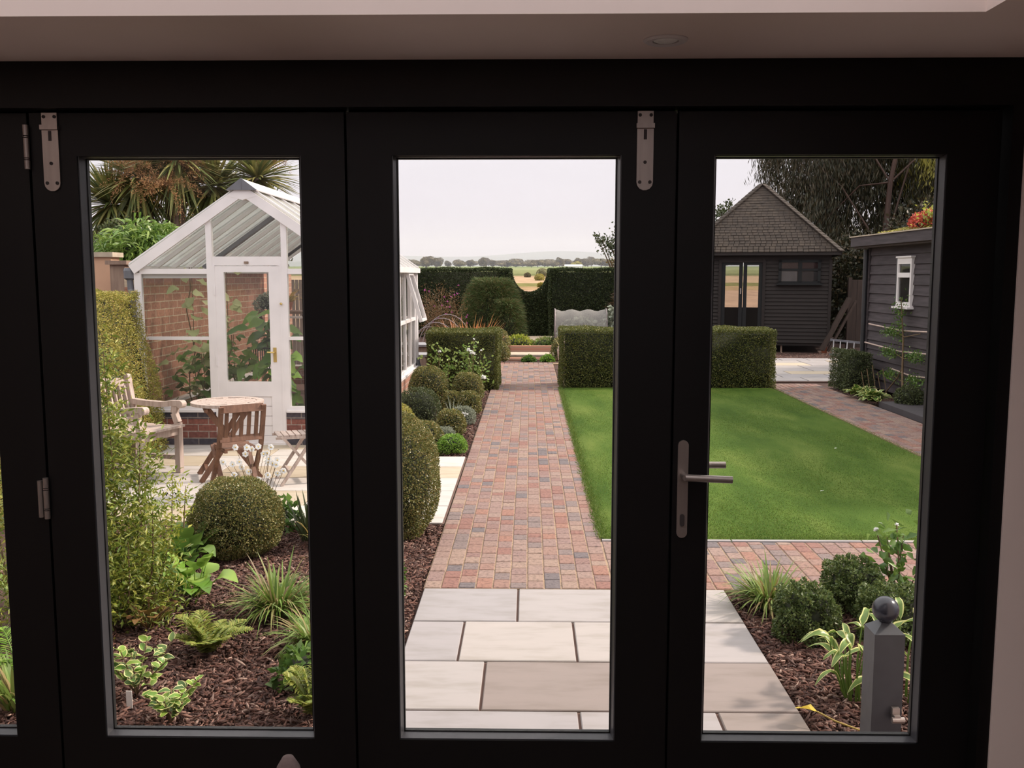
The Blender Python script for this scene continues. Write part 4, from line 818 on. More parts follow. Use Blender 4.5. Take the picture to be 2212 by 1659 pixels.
bs=[o for o in bpy.data.objects if o.name.startswith('ivy_berry_shrub')][0]; g.build('berries',M['berry'],bs)
def rosette(name,label,cat,c,n,L,Wd,mat,lean=(.5,1.6),droop=.5,cols=3,edge=None,wav=.15,z=.02,rad=.04,k=5,group=None,stalk=None,parent=None,prof='broad'):
    g=NP(); a=R.rand(n)*6.283; ln=R.uniform(lean[0],lean[1],n); rr=rad*np.sqrt(R.rand(n)); p=np.stack([c[0]+rr*np.cos(a),c[1]+rr*np.sin(a),np.full(n,z)],1); d=nrm(np.stack([ln*np.cos(a),ln*np.sin(a),np.ones(n)],1))
    if stalk:
        sl=stalk*R.uniform(.3,1.1,n); q=p+d*sl[:,None]; m=MB()
        for i in range(n): m.tube([p[i],q[i]],.004,4)
        gg=NP(); gg.mb(m,0); V=np.concatenate(gg.V); g.add(V,np.concatenate(gg.Q),0); p=q
    ribbons(g,p,d,L*R.uniform(.6,1.1,n),Wd*R.uniform(.75,1.1,n),k=k,droop=droop*R.uniform(.6,1.4,n),prof=prof,cols=cols,up=np.stack([-np.cos(a),-np.sin(a),ln+.4],1),fold=.10,wav=wav,edge=edge)
    o=g.build(name,mat,parent,None if parent else (c[0],c[1],0)); 
    if not parent: tag(o,label,cat,group)
    return o
rosette('broad_leaved_perennial','clump of big fresh green oval leaves behind the tall shrub','plant',(-1.90,5.22),30,.20,.115,M['bright'],stalk=.20,lean=(.2,1.5))
rosette('broad_leaved_perennial','second clump of big green leaves left of the box ball','plant',(-2.16,5.80),34,.22,.11,M['mid'],stalk=.18,lean=(.2,1.4))
rosette('heuchera','low clump of reddish green leaves below the large leaved perennials','plant',(-1.97,4.75),26,.075,.06,leafm('bronze_leaves',G((120,84,56),(138,108,60),(112,120,60)),.5,.2,'LINEAR',1.0),stalk=.12,lean=(.2,1.6))
tuft('ornamental_grass','arching green grass clump in the mulch right of the fern','grass',(-1.36,4.98,0),420,.44,.013,.05,1.0,.6,M['grassy'],5)
tuft('ornamental_grass','green grass clump cut off by the stile at the right of the left glass','grass',(-1.06,4.55,0),240,.36,.013,.04,1.1,.65,M['grassy'],5)
tuft('strappy_plant','dark narrow leaved iris like plant at the patio edge, right of the box ball','plant',(-1.52,6.45,0),55,.46,.016,.06,.5,.35,M['dk'],5)
tuft('strappy_plant','bronze tinted strappy plant behind the right side of the box ball','plant',(-1.40,6.25,0),26,.42,.014,.05,.8,.6,M['straw'],5)
tuft('strappy_plant','pair of arching yellow strap leaves over the mulch right of the box ball','plant',(-1.25,5.75,0),7,.50,.02,.03,1.3,.45,M['straw'],6)
def fern(name,label,c,n,L,mat,lean=(.4,1.3),group=None):
    t=thing(name,label,'fern',(c[0],c[1],0),0,group)
    for i in range(n):
        a=6.283*i/n+random.uniform(-.3,.3); ln=random.uniform(*lean); d=Vector((ln*math.cos(a),ln*math.sin(a),1)).normalized(); Lf=L*random.uniform(.7,1.1); g=NP(); K=22; P=[];D=[];LL=[];pts=[]
        s=d.cross(Vector((0,0,1))).normalized()
        for k in range(K):
            u=(k+1)/K; p=Vector((c[0],c[1],0))+d*Lf*u+Vector((0,0,-1))*Lf*.35*u*u; pts.append(p)
            for sg in (-1,1): 
                for q in range(2): P.append(p); D.append(s*sg+d*(.25+.5*q)+Vector((0,0,random.uniform(-.1,.2)))); LL.append(Lf*.26*math.sin(math.pi*min(u*.85+.12,1))**.8*(1-.3*q))
        ribbons(g,np.array([tuple(p) for p in P]),np.array([tuple(x) for x in D]),np.array(LL),.0095,k=2,droop=.1,up=(0,0,1),cols=2)
        m=MB(); m.tube([Vector((c[0],c[1],-.01))]+pts[::4],.003,4); gg=NP(); gg.mb(m,0); g.add(np.concatenate(gg.V),np.concatenate(gg.Q),0); g.build('frond',mat,t)
    return t
fern('fern','low golden green fern in the middle of the left mulch bed',(-1.57,4.45),20,.30,M['fern'],(.2,1.1))
fern('fern','yellow green fern cut off by the frame at the lower right of the left glass',(-.90,3.80),12,.30,M['fern'],(.1,.8))
def varieg(label,c,n,h,L):
    t=thing('variegated_shrub',label,'shrub',(c[0],c[1],0),0,'cream edged shrubs'); m=MB()
    for i in range(n):
        a=6.283*i/n+random.uniform(-.3,.3); r=random.uniform(.03,.11); hh=h*random.uniform(.6,1.1); b=Vector((c[0],c[1],0)); tp=b+Vector((r*math.cos(a)*1.6,r*math.sin(a)*1.6,hh)); m.tube([b,(b+tp)/2+Vector((0,0,.01)),tp],.003,4)
        g=NP(); q=9; u=R.uniform(.35,1.,q)[:,None]; p=np.array(b)*(1-u)+np.array(tp)*u; aa=R.rand(q)*6.283
        ribbons(g,p,np.stack([np.cos(aa),np.sin(aa),R.uniform(.3,1.4,q)],1),L*R.uniform(.6,1.1,q),L*.5,k=4,droop=.3,prof='broad',cols=5,edge=1,fold=.12,wav=.2,up=(0,-.3,1)); g.build('leaf_spray',[M['mid'] if i%2 else M['bright'],M['cream']],t)
    m.build('stem',M['twig'],t)
varieg('cream edged evergreen seedling shrub at the lower left corner of the bed',(-1.72,3.98),9,.21,.07)
varieg('cream edged low shrub near the bottom frame, right of its taller twin',(-1.47,3.72),10,.13,.065)
t=B('plant_label',M['white_plastic'],[(-1.715,-1.69,3.86,3.863,-.01,.07)],None,(-1.7,3.86,0)); tag(t,'small white plastic plant label stuck beside the cream edged shrub','plant label')
dome('low_shrub','small dark leafy shrub at the right edge of the left glass near the bottom','shrub',(-1.0,4.1,.06),(.12,.1,.09),M['mid'],160,.05,.03,amp=.03,stem=False)
# white anemones
t=thing('white_anemone','cluster of white anemone flowers on thin stems behind the box ball','flowering plant',(-1.97,6.72,0)); m=MB(); fl=[(463,1010),(478,985),(497,1010),(503,998),(527,985),(537,1002),(552,1010),(560,983),(575,1010),(583,1012),(471,1022),(489,1030),(507,1038),(533,1052),(549,1018),(557,1022),(565,1034),(571,1042),(480,1041),(592,1030),(516,978),(511,990),(545,1000)]
for i,(px,py) in enumerate(fl):
    yy=6.72+random.uniform(-.12,.12); x=-1.97+(px-527)/2060*6.72; z=.50-(py-1012)/2060*6.9
    m.tube([(-1.97+random.uniform(-.05,.05),6.72,0),((x-1.97)/2+random.uniform(-.03,.03),6.74,z*.6),(x,yy,z)],.0016,4)
    g=NP(); n=6; a=np.arange(n)*2*math.pi/n+R.rand(); tl=R.uniform(-.5,.5); d=np.stack([np.cos(a),np.full(n,-.25)+tl*np.sin(a)*.5,np.sin(a)*.9],1); ribbons(g,np.tile([x,yy,z],(n,1)),d,.026,.028,k=3,droop=0,prof='broad',cols=3,up=(0,-1,.1),fold=.08); f=g.build('flower',M['petal'],t)
    mm=MB(); mm.lathe([(.002,-.004),(.006,0),(.002,.004)],(x,yy-.006,z),6); mm.build('flower_centre',M['yel'],f)
m.build('stem',M['twig'],t); dome('foliage',None,None,(-1.97,6.72,.1),(.3,.15,.14),M['mid'],150,.07,.05,parent=t,stem=False)
# sliver at far left
rosette('strappy_plant','long strap leaved clump seen at the very left edge of the picture','plant',(-2.85,5.15),26,.5,.03,M['grassy'],lean=(.3,1.1),cols=3,z=0,prof='blade',droop=.4)
fern('fern','bright fern at the far left edge of the photo behind the first door leaf',(-2.3,4.1),10,.35,M['bright'])
tuft('ornamental_grass','grass clump at the far left edge low behind the first door leaf','grass',(-2.18,3.85,0),120,.3,.02,.05,.6,.5,M['grassy'],5)
# ================================================================ CENTRE STRIP AND MIDDLE BED
dome('clipped_evergreen','tall egg shaped clipped evergreen left of the brick path, partly behind the frame','bush',(-.965,6.62,.40),(.335,.33,.50),M['box'],26000,.0155,amp=.03,zmin=-.85)
dome('low_shrub','small green bush by the paving edge, seen past the left edge of the middle glass','bush',(-.845,5.28,.10),(.13,.15,.16),M['mid'],900,.028,amp=.02,stem=False)
tuft('ornamental_grass','little grass tuft at the corner of the pale paving','grass',(-.86,4.72,0),60,.2,.008,.03,.7,.5,M['grassy'],4)
mb=[('box_ball','large round box ball beside the greenhouse wall in the middle bed',(-1.40,13.2,.30),(.27,.27,.28),'box',5200),
('box_ball','medium box ball next to the path in the middle bed, below the dahlias',(-.86,13.3,.25),(.22,.22,.23),'box',4200),
('box_ball','small box ball at the path edge, in front of the medium one',(-.78,12.3,.17),(.155,.155,.17),'box',2400),
('box_ball','smallest box ball between the two bigger ones',(-1.02,12.5,.16),(.13,.13,.16),'box',1800),
('box_ball','box ball close to the path between silver cushions',(-.90,10.85,.14),(.17,.16,.16),'box',2400),
('low_shrub','dark loose brown green shrub below the large box ball',(-1.33,11.4,.24),(.27,.25,.25),'dk',3000),
('low_shrub','rounded golden green shrub at the left edge of the middle glass',(-1.40,9.95,.25),(.20,.2,.24),'lon',2600),
('low_shrub','low green box mound behind the egg shaped evergreen',(-1.12,9.9,.15),(.22,.16,.16),'box',2400),
('silver_cushion','silver grey cushion plant with white flowers near the path',(-.82,11.7,.10),(.15,.15,.11),'grey',1500),
('silver_cushion','silver grey cushion plant nearer the patio',(-.93,10.2,.09),(.14,.13,.10),'grey',1500),
('green_cushion','bright green feathery cushion at the corner of the patio',(-.80,9.78,.08),(.15,.12,.10),'bright',1500),
('low_shrub','low leafy plant below the greenhouse side wall',(-1.62,12.2,.15),(.2,.2,.16),'dk',1500)]
for nm,lb_,c,r,mt,n in mb: dome(nm,lb_,'bush' if nm!='silver_cushion' else 'plant',c,r,M[mt],n,.024 if mt!='grey' else .03,.012 if mt!='grey' else .008,amp=.02,stem=False)
tuft('strappy_plant','grey green upright iris leaves between the box balls','plant',(-.98,12.05,0),16,.36,.016,.05,.5,.25,M['grey'],4)
g=NP()
for i in range(22): 
    c=np.array([-.80+random.gauss(0,.09),11.1+random.gauss(0,.12),.17+random.uniform(-.03,.05)]); n=6; ribbons(g,np.tile(c,(n,1)),rnd(n)+np.array([0,0,.3]),.022,.012)
o=g.build('white_daisies',M['petal'],None,(-.8,11.1,.0)); tag(o,'scattering of tiny white flowers over the low plants by the path','flowers',kind='stuff')
M['dah']=leafm('dahlia_leaves',G((96,128,56),(122,146,72),(142,156,88),(84,112,50)),.45,.35,'LINEAR',1.1)
def dahlia(label,c,stems,flowers,fs=.045,mat='dah',group=None):
    t=stems_bush('dahlia',label,'flowering plant',c,stems,M[mat],.065,.038,per=130,k=2,leafspread=.06,group=group)
    for (dx,dy,z,s) in flowers:
        g=NP(); n=26; a=R.rand(n)*6.283; e=R.uniform(-.3,1.4,n); d=np.stack([np.cos(a)*np.cos(e),np.sin(a)*np.cos(e)-.4,np.sin(e)],1); ribbons(g,np.tile([c[0]+dx,c[1]+dy,z],(n,1)),d,s,s*.6,k=2,prof='broad'); g.build('flower',M['petal'],t)
        m=MB(); m.tube([(c[0]+dx*.4,c[1],.1),(c[0]+dx,c[1]+dy,z)],.004,4); m.build('flower_stalk',M['twig'],t)
    return t
dahlia('yellow green dahlia in front of the left low hedge, nearer the greenhouse',(-1.36,14.0),[(0,0,.80,.02,0),(.10,0,.62,.08,0),(-.05,0,.6,-.05,0)],[(.05,-.05,.72,.03)])
dahlia('dahlia with cream white blooms in front of the left low hedge, nearer the path',(-.84,13.95),[(0,0,.82,.02,0),(.08,0,.62,.1,0),(-.06,0,.66,-.08,0),(.03,.05,.5,.12,0),(-.03,0,.74,-.02,0)],[(-.04,-.06,.74,.045),(.02,-.06,.70,.05),(.17,-.08,.34,.055),(.03,0,.9,.02),(.14,-.04,.74,.02)])
# low hedges either side of the path
hedge('low_hedge','low clipped hedge block left of the brick path, behind the dahlias',-1.64,-.49,15.25,16.2,.93,M['yew'],10500,.025,(0,0),.02)
hedge('low_hedge','long low clipped hedge block at the far end of the lawn',.52,4.02,15.52,16.3,.95,M['yew'],9000,.025,(0,0),.02)
# far end of path: little pond, planting, back hedge
t=thing('garden_bench','pale wooden bench arm end showing behind the left low hedge','bench',(-.44,17.6,0)); B('bench_leg',M['teak'],[(-.62,-.56,17.6,17.66,0,.42),(-1.9,-1.84,17.6,17.66,0,.42)],t) ; B('armrest',M['teak'],[(-.62,-.55,17.3,17.75,.39,.45)],t); B('seat',M['teak'],[(-1.9,-.56,17.3,17.7,.33,.37)],t)
o=B('covered_pot',M['white_plastic'],[],None) if False else None
m=MB(); m.lathe([(.05,.0),(.10,.10),(.12,.28),(.08,.42),(.03,.50)],(.66,18.3,.12),12); o=m.build('fleece_bundle',M['cane'],None,(.66,18.3,0)); tag(o,'pale fleece wrapped bundle beside the path, left of the long hedge','bundle'); m=MB(); m.tube([(.66,18.3,-.035),(.66,18.3,.14)],.03,6); m.build('peg',M['teak'],o)
st(B('pond',M['water'],[(-.75,.95,21.1,22.1,-.034,-.02)],None,(0,22,0)))
o=B('pond_kerb',M['garden_brick'],[(-.7,.75,20.9,21.1,-.03,.02)],None,(0,21,0)); tag(o,'low red brick kerb at the near edge of the small pond','kerb')
o=B('pond_kerb',M['coping'],[(-.7,.75,22.1,22.9,-.03,.0)],None,(0,23.1,0)); tag(o,'pale stone coping across the small pond','kerb')
o=B('pond_kerb',M['garden_brick'],[(-.8,.8,23.2,23.4,-.03,.12)],None,(0,24.6,0)); tag(o,'dark red brick kerb at the far edge of the small pond','kerb')
st(B('far_brick_paving',M['garden_brick'],[(-1.0,1.0,26.6,29.0,-.03,.0)],None,(0,27,0)))
pl2=[('box_ball','round box ball left of the pond, nearer the brick path',(-.74,20.4,.2),(.33,.3,.25),M['box'],3600,.03,.016),
('box_ball','round box ball left of the pond, further back',(-.84,23.3,.2),(.38,.36,.37),M['box'],3600,.032,.016),
('box_ball','dark round box ball right of the pond',(.72,21.0,.20),(.24,.24,.27),M['box'],2000,.03,.016),
('low_shrub','dark leafy clump right of the pond behind the other box ball',(.98,24.5,.2),(.4,.35,.34),M['dk'],1800,.04,.02),
('pond_plant','yellow green marginal plants on the left of the pond bed',(-.30,24.6,.06),(.42,.3,.2),M['yg'],900,.09,.02),
('pond_plant','green marginal plants on the right of the pond bed',(.40,24.6,.04),(.32,.3,.17),M['grassy'],700,.09,.02),
('low_shrub','bright green plant floating at the right of the pond kerb',(.40,20.7,.02),(.14,.1,.07),M['bright'],300,.05,.03),
('low_shrub','dark green plant in the middle of the pond kerb',(.0,20.7,.0),(.15,.1,.07),M['mid'],300,.05,.03)]
for nm,lb_,c,r,mt,n,L,w in pl2: dome(nm,lb_,'plant' if 'pond' in nm else 'bush',c,r,mt,n,L,w,amp=.03,stem=False)
tuft('ornamental_grass','rusty orange grass behind the left low hedge','grass',(-1.35,21.6,0),420,1.2,.022,.38,.7,.42,M['orange'],5)
tuft('ornamental_grass','second rusty grass tuft nearer the pond','grass',(-1.12,21.9,0),200,1.05,.022,.2,.8,.45,M['orange'],5)
tuft('ornamental_grass','yellow orange grass at the left end of the long hedge','grass',(.80,20.3,0),80,.8,.02,.08,.45,.35,M['straw'],5)
# feathery green bush
def feathery(label,c,r,n,mat):
    g=NP(); a=R.rand(n)*6.283; u=np.sqrt(R.rand(n)); hh=R.uniform(.05,1,n); p=np.stack([c[0]+r[0]*u*np.cos(a)*np.sqrt(1-hh**2*.75),c[1]+r[1]*u*np.sin(a)*np.sqrt(1-hh**2*.75),hh*r[2]],1)
    d=np.stack([np.cos(a)*u,np.sin(a)*u,R.uniform(.0,1.3,n)],1)+rnd(n)*.5; ribbons(g,p,d,R.uniform(.09,.2,n),.011,k=2,droop=.3)
    m=MB(); m.lathe([(r[0]*.66,0),(r[0]*.62,r[2]*.3),(r[0]*.45,r[2]*.55),(r[0]*.12,r[2]*.75)],(c[0],c[1],0),14); g.mb(m,1)
    o=g.build('feathery_bush',[mat,M['core']],None,(c[0],c[1],0)); tag(o,label,'bush'); return o
M['feather']=leafm('feathery_leaves',G((58,84,42),(78,98,50),(106,92,56),(62,84,44)),.7,.25,'LINEAR',1.1)
feathery('big feathery green fennel like bush in front of the back hedge',(-1.02,26.4),(.92,.7,1.72),26000,M['feather'])
feathery('lower feathery bush hugging the right flank of the big one',(-.62,25.9),(.5,.4,1.15),9000,M['feather'])
t=stems_bush('verbena','tall brownish plant dotted with small purple flowers left of the feathery bush','flowering plant',(-2.35,25.2),[(random.uniform(-.5,.5),random.uniform(-.3,.3),random.uniform(.9,1.55),random.uniform(-.25,.25),0) for _ in range(26)],leafm('brown_stems',G((104,78,52),(124,90,62),(92,84,50))),.06,.012,per=150,leafspread=.10)
for i in range(34):
    x=-2.35+random.uniform(-.85,.75); z=random.uniform(.5,1.62) if abs(x+2.35)<.5 else random.uniform(.3,1.0); g=NP(); ribbons(g,np.tile([x,25.0+random.uniform(-.2,.3),z],(14,1)),rnd(14),.032,.02); g.build('flower',M['purple'],t)
t=thing('cloche_hoops','row of pale plastic cloche hoops behind the left low hedge','cloche hoops',(-2.1,21.5,0))
for i,(y,rr) in enumerate(((20.6,.50),(21.4,.54),(22.2,.58),(23.0,.62))):
    m=MB(); cx=-2.15+i*.06; m.tube([(cx+rr*math.cos(a),y,rr*1.45*math.sin(a)) for a in np.linspace(0,math.pi,16)],.012,6); m.build('hoop',M['hoop'],t)
# mesh covered tunnel and cabbages
mm_,tt_,bb_=newmat('insect_mesh'); tt_.nodes.remove(bb_); a_=tt_.nodes.new('ShaderNodeBsdfTransparent'); b_=tt_.nodes.new('ShaderNodeBsdfDiffuse'); b_.inputs[0].default_value=(.42,.40,.38,1); c_=tt_.nodes.new('ShaderNodeMixShader'); c_.inputs[0].default_value=.42
tt_.links.new(a_.outputs[0],c_.inputs[1]); tt_.links.new(b_.outputs[0],c_.inputs[2]); tt_.links.new(c_.outputs[0],tt_.nodes['Material Output'].inputs[0]); M['mesh']=mm_
t=thing('net_tunnel','grey insect net tunnel over vegetables at the right of the pond garden','net tunnel',(1.35,24,0)); m=MB(); vs=[];fs=[]; nx=14; na=12
for i in range(nx+1):
    u=i/nx; x=.65+u*1.28
    for k in range(na+1):
        a=math.pi*k/na; sag=.05*math.sin(u*math.pi*3)**2; hgt=.99-sag*(1 if 3<k<9 else .3)
        vs.append((x+.03*math.sin(k*2),24-.42*math.cos(a)*(1+.0*u),hgt*math.sin(a)**.6))
for i in range(nx):
    for k in range(na): q=i*(na+1)+k; fs.append((q,q+1,q+na+2,q+na+1))
m.add(vs,fs); m.build('net',M['mesh'],t,smooth=True); 
for x in (.65,1.93): m=MB(); m.tube([(x,24-.42*math.cos(a),1.0*math.sin(a)**.6) for a in np.linspace(0,math.pi,16)],.014,6); m.build('hoop',M['hoop'],t)
leafmass('cabbage','blue green cabbage leaves under the net tunnel','vegetable',(1.3,24,.4),(.5,.25,.35),M['grey'],500,.15,.11,k=2,core=False)
leafmass('cabbage','blue green brassica plants right of the net tunnel','vegetable',(2.3,24,.6),(.35,.4,.55),M['grey'],1400,.13,.09,k=2,blobs=[((2.25,24,.55),(.38,.4,.5)),((2.6,24.2,.6),(.4,.4,.55))])
t=thing('wire_frame','pale hoop and rail frame over the brassicas','frame',(2.4,23.6,0)); m=MB(); m.tube([(2.15+.5*(1-math.cos(a)),23.5,.95*math.sin(a)**.8) for a in np.linspace(0,math.pi*.6,12)],.012,6); m.build('hoop',M['hoop'],t); m=MB(); m.bar((2.25,23.5,1.12),(3.2,23.5,1.12),.03,.03); m.tube([(2.27,23.5,0),(2.27,23.5,1.12)],.012,5); m.build('rail',M['hoop'],t)
m=MB(); m.prism([(.62,0),(1.10,0),(1.00,.62),(.74,.86)],'y',19.0,19.03); m.X=None; o=m.build('white_board',M['white_plastic'],None,(.8,19,0)); tag(o,'pointed white board peeping over the left end of the long hedge','board')
hedge('back_hedge','tall dark clipped hedge at the back of the garden, left of the scooped gap',-4.6,-.58,29,30.1,2.02,M['yewfar'],3000,.05,(0,0),.03)
hedge('back_hedge','scooped middle section of the tall back hedge with view to the fields',-.64,.70,29.3,30.2,2.02,M['yewfar'],3000,.05,(0,0),.02,scoop=(.02,.56,.72))
hedge('back_hedge','tall dark clipped hedge at the back, right of the scooped gap',.62,5.2,28.9,30.0,2.01,M['yewfar'],3000,.05,(0,0),.03)
feathery('brown tinted shrub before the right part of the back hedge',(3.0,27.9),(.8,.5,1.5),2600,leafm('brown_leaves',G((84,56,42),(98,68,48),(70,62,40))))
# left of low hedge: tables and pot
t=thing('cold_frame','grey topped timber cold frame beyond the greenhouse corner','cold frame',(-2.3,19,0))
B('lid',M['metal_panel'],[(-3.2,-1.72,18.9,19.6,.42,.46)],t); B('frame_body',M['oldpost'],[(-3.2,-1.72,18.95,19.55,0,.42)],t)
t=thing('cold_frame','lower pale topped timber bench beside the left low hedge','cold frame',(-1.9,17,0)); B('lid',M['metal_panel'],[(-2.4,-1.70,16.7,17.3,.40,.44)],t); B('frame_body',M['oldpost'],[(-1.82,-1.74,16.75,17.25,0,.40),(-2.4,-2.32,16.75,17.25,0,.4)],t)
tuft('strappy_plant','green strap leaves at the back corner of the greenhouse','plant',(-1.68,15.7,0),24,.36,.02,.05,.7,.4,M['mid'],4)
# small tree right of middle glass
def smalltree(label,trunk,blobs,mat,n,L,Wd,name='garden_tree',br=.05,droop=False):
    t=thing(name,label,'tree',(trunk[0],trunk[1],0)); m=MB()
    for (c,r) in blobs: m.tube([(trunk[0],trunk[1],-.03),((trunk[0]+c[0])/2,(trunk[1]+c[1])/2,c[2]*.55),tuple(c)],[br,br*.6,br*.2],6)
    m.build('trunk',M['twig'],t); g=NP(); tot=sum(r**2 for _,r in blobs)
    for c,r in blobs:
        q=int(n*r*r/tot); p=np.array(c)+R.normal(size=(q,3))*r*.45; ribbons(g,p,rnd(q)+np.array([0,0,-1.2 if droop else .2]),L*R.uniform(.6,1.2,q),Wd)
    g.build('foliage',mat,t); return t
smalltree('thin tree with sparse dark leaves seen at the right edge of the middle glass',(3.4,31),[((2.65,31,2.75),.32),((2.35,31,2.95),.2),((3.2,31,2.6),.5),((3.5,31,3.3),.6),((3.0,31,3.1),.35),((2.2,31,3.05),.12)],M['dk'],2200,.10,.06)
smalltree('soft brown tree beyond the hedge at the right of the middle glass',(8.2,70),[((7.2,70,3.2),1.0),((8.2,70,3.9),1.2),((6.6,70,2.4),.7),((8,70,2.4),1.2),((7.4,70,1.8),1.0)],M['treefar'],2600,.3,.2)
smalltree('thin leafy tree left of the summerhouse roof',(5.4,28.5),[((5.32,28.5,3.3),.38),((5.65,28.5,3.68),.24),((5.86,28.5,3.9),.13),((5.05,28.5,3.0),.52),((5.54,28.5,2.9),.32)],M['dk'],1800,.10,.06)
# ================================================================ SUMMERHOUSE (turned a little towards the house)
th=thing('summerhouse','dark boarded square summerhouse with tiled pyramid roof behind the lawn hedge','summerhouse',(5.985,25.0,0),math.radians(-13.4))
HW=1.64; FY=-1.64
def sb(name,mat,fn,par=None,smooth=False): m=MB(); fn(m); return m.build(name,mat,par or th,world=False,smooth=smooth)
def laps(m,x0,x1,z0,z1,y,s=1,pitch=.092,axis='x'):
    n=max(1,int(round((z1-z0)/pitch))); h=(z1-z0)/n
    for i in range(n):
        a=z0+i*h; pr=[(y,a),(y-s*.035,a),(y-s*.012,a+h),(y,a+h)]
        m.prism(pr,axis,x0,x1)
sb('front_wall',M['stain'],lambda m:(laps(m,.12,HW,.21,2.2,FY),laps(m,-HW,-.92,.21,2.2,FY),m.box(.06,.13,FY-.05,FY,.21,2.2),m.box(-.98,-.91,FY-.05,FY,.21,2.2),m.box(HW-.05,HW+.02,FY-.05,FY+.05,.21,2.2),m.box(-.92,.12,FY-.04,FY+.04,2.14,2.3),m.box(-HW,HW,FY-.03,FY+.03,2.2,2.38),m.box(-.92,.12,FY-.06,FY+.1,.15,.30)))
sb('side_wall',M['stain'],lambda m:laps(m,-HW,HW,.21,2.3,-HW-.0,1,.092,'y') if 0 else m.box(HW-.03,HW,-HW,HW,.21,2.35))
sb('side_wall',M['stain'],lambda m:m.box(-HW,-HW+.03,-HW,HW,.21,2.35))
sb('back_wall',M['stain'],lambda m:(m.box(-HW,-1.15,HW-.04,HW,.21,2.35),m.box(.45,HW,HW-.04,HW,.21,2.35),m.box(-1.15,.45,HW-.04,HW,2.2,2.35),m.box(-1.15,.45,HW-.04,HW,.21,.95)))
sb('floor_deck',M['stain'],lambda m:m.box(-HW,HW,-HW,HW,.14,.22))
for x in (-1.5,-.6,.55,1.55): sb('support_post',M['terracotta'] if x>1 else M['oldpost'],lambda m:m.box(x-.06,x+.06,FY+.02,FY+.14,-.04,.15) if x>1 else m.box(x-.02,x+.02,FY+.05,FY+.1,-.04,.15))
def tilem():
    m,t,b=newmat('roof_tiles'); tc=t.nodes.new('ShaderNodeTexCoord'); n=noise(t,9,5,tc.outputs['Object'],.7); g=t.nodes.new('ShaderNodeNewGeometry')
    r=ramp(t,G((112,94,82,.21),(124,106,92,.21),(104,88,78,.21),(118,100,88,.21)),None,'LINEAR'); t.links.new(g.outputs['Random Per Island'],r.inputs[0])
    rr=ramp(t,[(.6,.6,.6,1),(1,1,1,1),(1.5,1.5,1.4,1)],[.3,.5,.78]); t.links.new(n,rr.inputs[0]); t.links.new(mix(t,r.outputs[0],rr.outputs[0],1.0,'MULTIPLY'),b.inputs['Base Color']); b.inputs['Roughness'].default_value=.9; return m
M['tile']=tilem()
EW,EZ,AZ=1.86,2.38,4.17
def roof_side(k):
    rot=Matrix.Rotation(k*math.pi/2,4,'Z'); m=MB(); m.X=rot; rows=26
    for i in range(rows):
        u0,u1=i/rows,(i+1.25)/rows; w0,w1=EW*(1-u0),max(EW*(1-min(u1,1)),0); z0=EZ+(AZ-EZ)*u0; z1=EZ+(AZ-EZ)*min(u1,1); n=max(1,int(2*w0/.125)); off=random.random()
        for j in range(n+1):
            a=max(0,(j-off)/n); b=min(1,(j+1-off)/n)
            if b<=a: continue
            a+=.003; y0=-w0; y1=-w1; e=random.uniform(.012,.022); xa0=-w0+2*w0*a; xb0=-w0+2*w0*b; xa1=max(-w1,min(w1,xa0)); xb1=max(-w1,min(w1,xb0))
            if i>=rows-1: xa1=-w1+2*w1*a; xb1=-w1+2*w1*b
            m.add([(xa0,y0-.0,z0+e),(xb0,y0-.0,z0+e),(xb1,y1,z1+.004),(xa1,y1,z1+.004),(xa0,y0+.01,z0-.004),(xb0,y0+.01,z0-.004),(xb1,y1+.01,z1-.01),(xa1,y1+.01,z1-.01)],[(0,1,2,3),(0,4,5,1),(1,5,6,2),(2,6,7,3),(3,7,4,0),(4,7,6,5)])
    m.build('roof_slope',M['tile'],th,world=False)
sb('roof_underlay',M['core'],lambda m:m.add([(-EW+.05,-EW+.05,EZ-.02),(EW-.05,-EW+.05,EZ-.02),(EW-.05,EW-.05,EZ-.02),(-EW+.05,EW-.05,EZ-.02),(0,0,AZ-.07)],[(0,1,4),(1,2,4),(2,3,4),(3,0,4),(3,2,1,0)]))
for k in range(4): roof_side(k)
sb('hip_tiles',M['tile'],lambda m:[m.bar((sx*EW*(1-u),sy*EW*(1-u),EZ+(AZ-EZ)*u+.025),(sx*EW*(1-u-.052),sy*EW*(1-u-.052),EZ+(AZ-EZ)*(u+.052)+.012),.15,.022) for sx in (-1,1) for sy in (-1,1) for u in np.linspace(0,.93,22)])
sb('eaves_board',M['stain'],lambda m:(m.box(-EW,EW,-EW,-EW+.03,EZ-.07,EZ+.0),m.box(-EW,EW,EW-.03,EW,EZ-.07,EZ),m.box(-EW,-EW+.03,-EW,EW,EZ-.07,EZ),m.box(EW-.03,EW,-EW,EW,EZ-.07,EZ),m.box(-EW,EW,-EW,EW,EZ-.02,EZ-.005)))
M['dkblue']=plain('dark_blue_paint',lin(46,50,56,.14),.8)
for x0,x1 in ((-.91,-.405),(-.395,.06)):
    f=sb('glazed_door',M['dkblue'],lambda m:(m.box(x0,x0+.09,FY-.02,FY+.02,.3,2.14),m.box(x1-.09,x1,FY-.02,FY+.02,.3,2.14),m.box(x0+.09,x1-.09,FY-.02,FY+.02,2.08,2.14),m.box(x0+.09,x1-.09,FY-.02,FY+.02,.3,.52)))
    sb('pane',M['shglass'],lambda m:m.box(x0+.09,x1-.09,FY-.004,FY,.52,2.08),f)
sb('door_handle',M['steel'],lambda m:m.box(-.46,-.435,FY-.05,FY-.02,1.38,1.52))
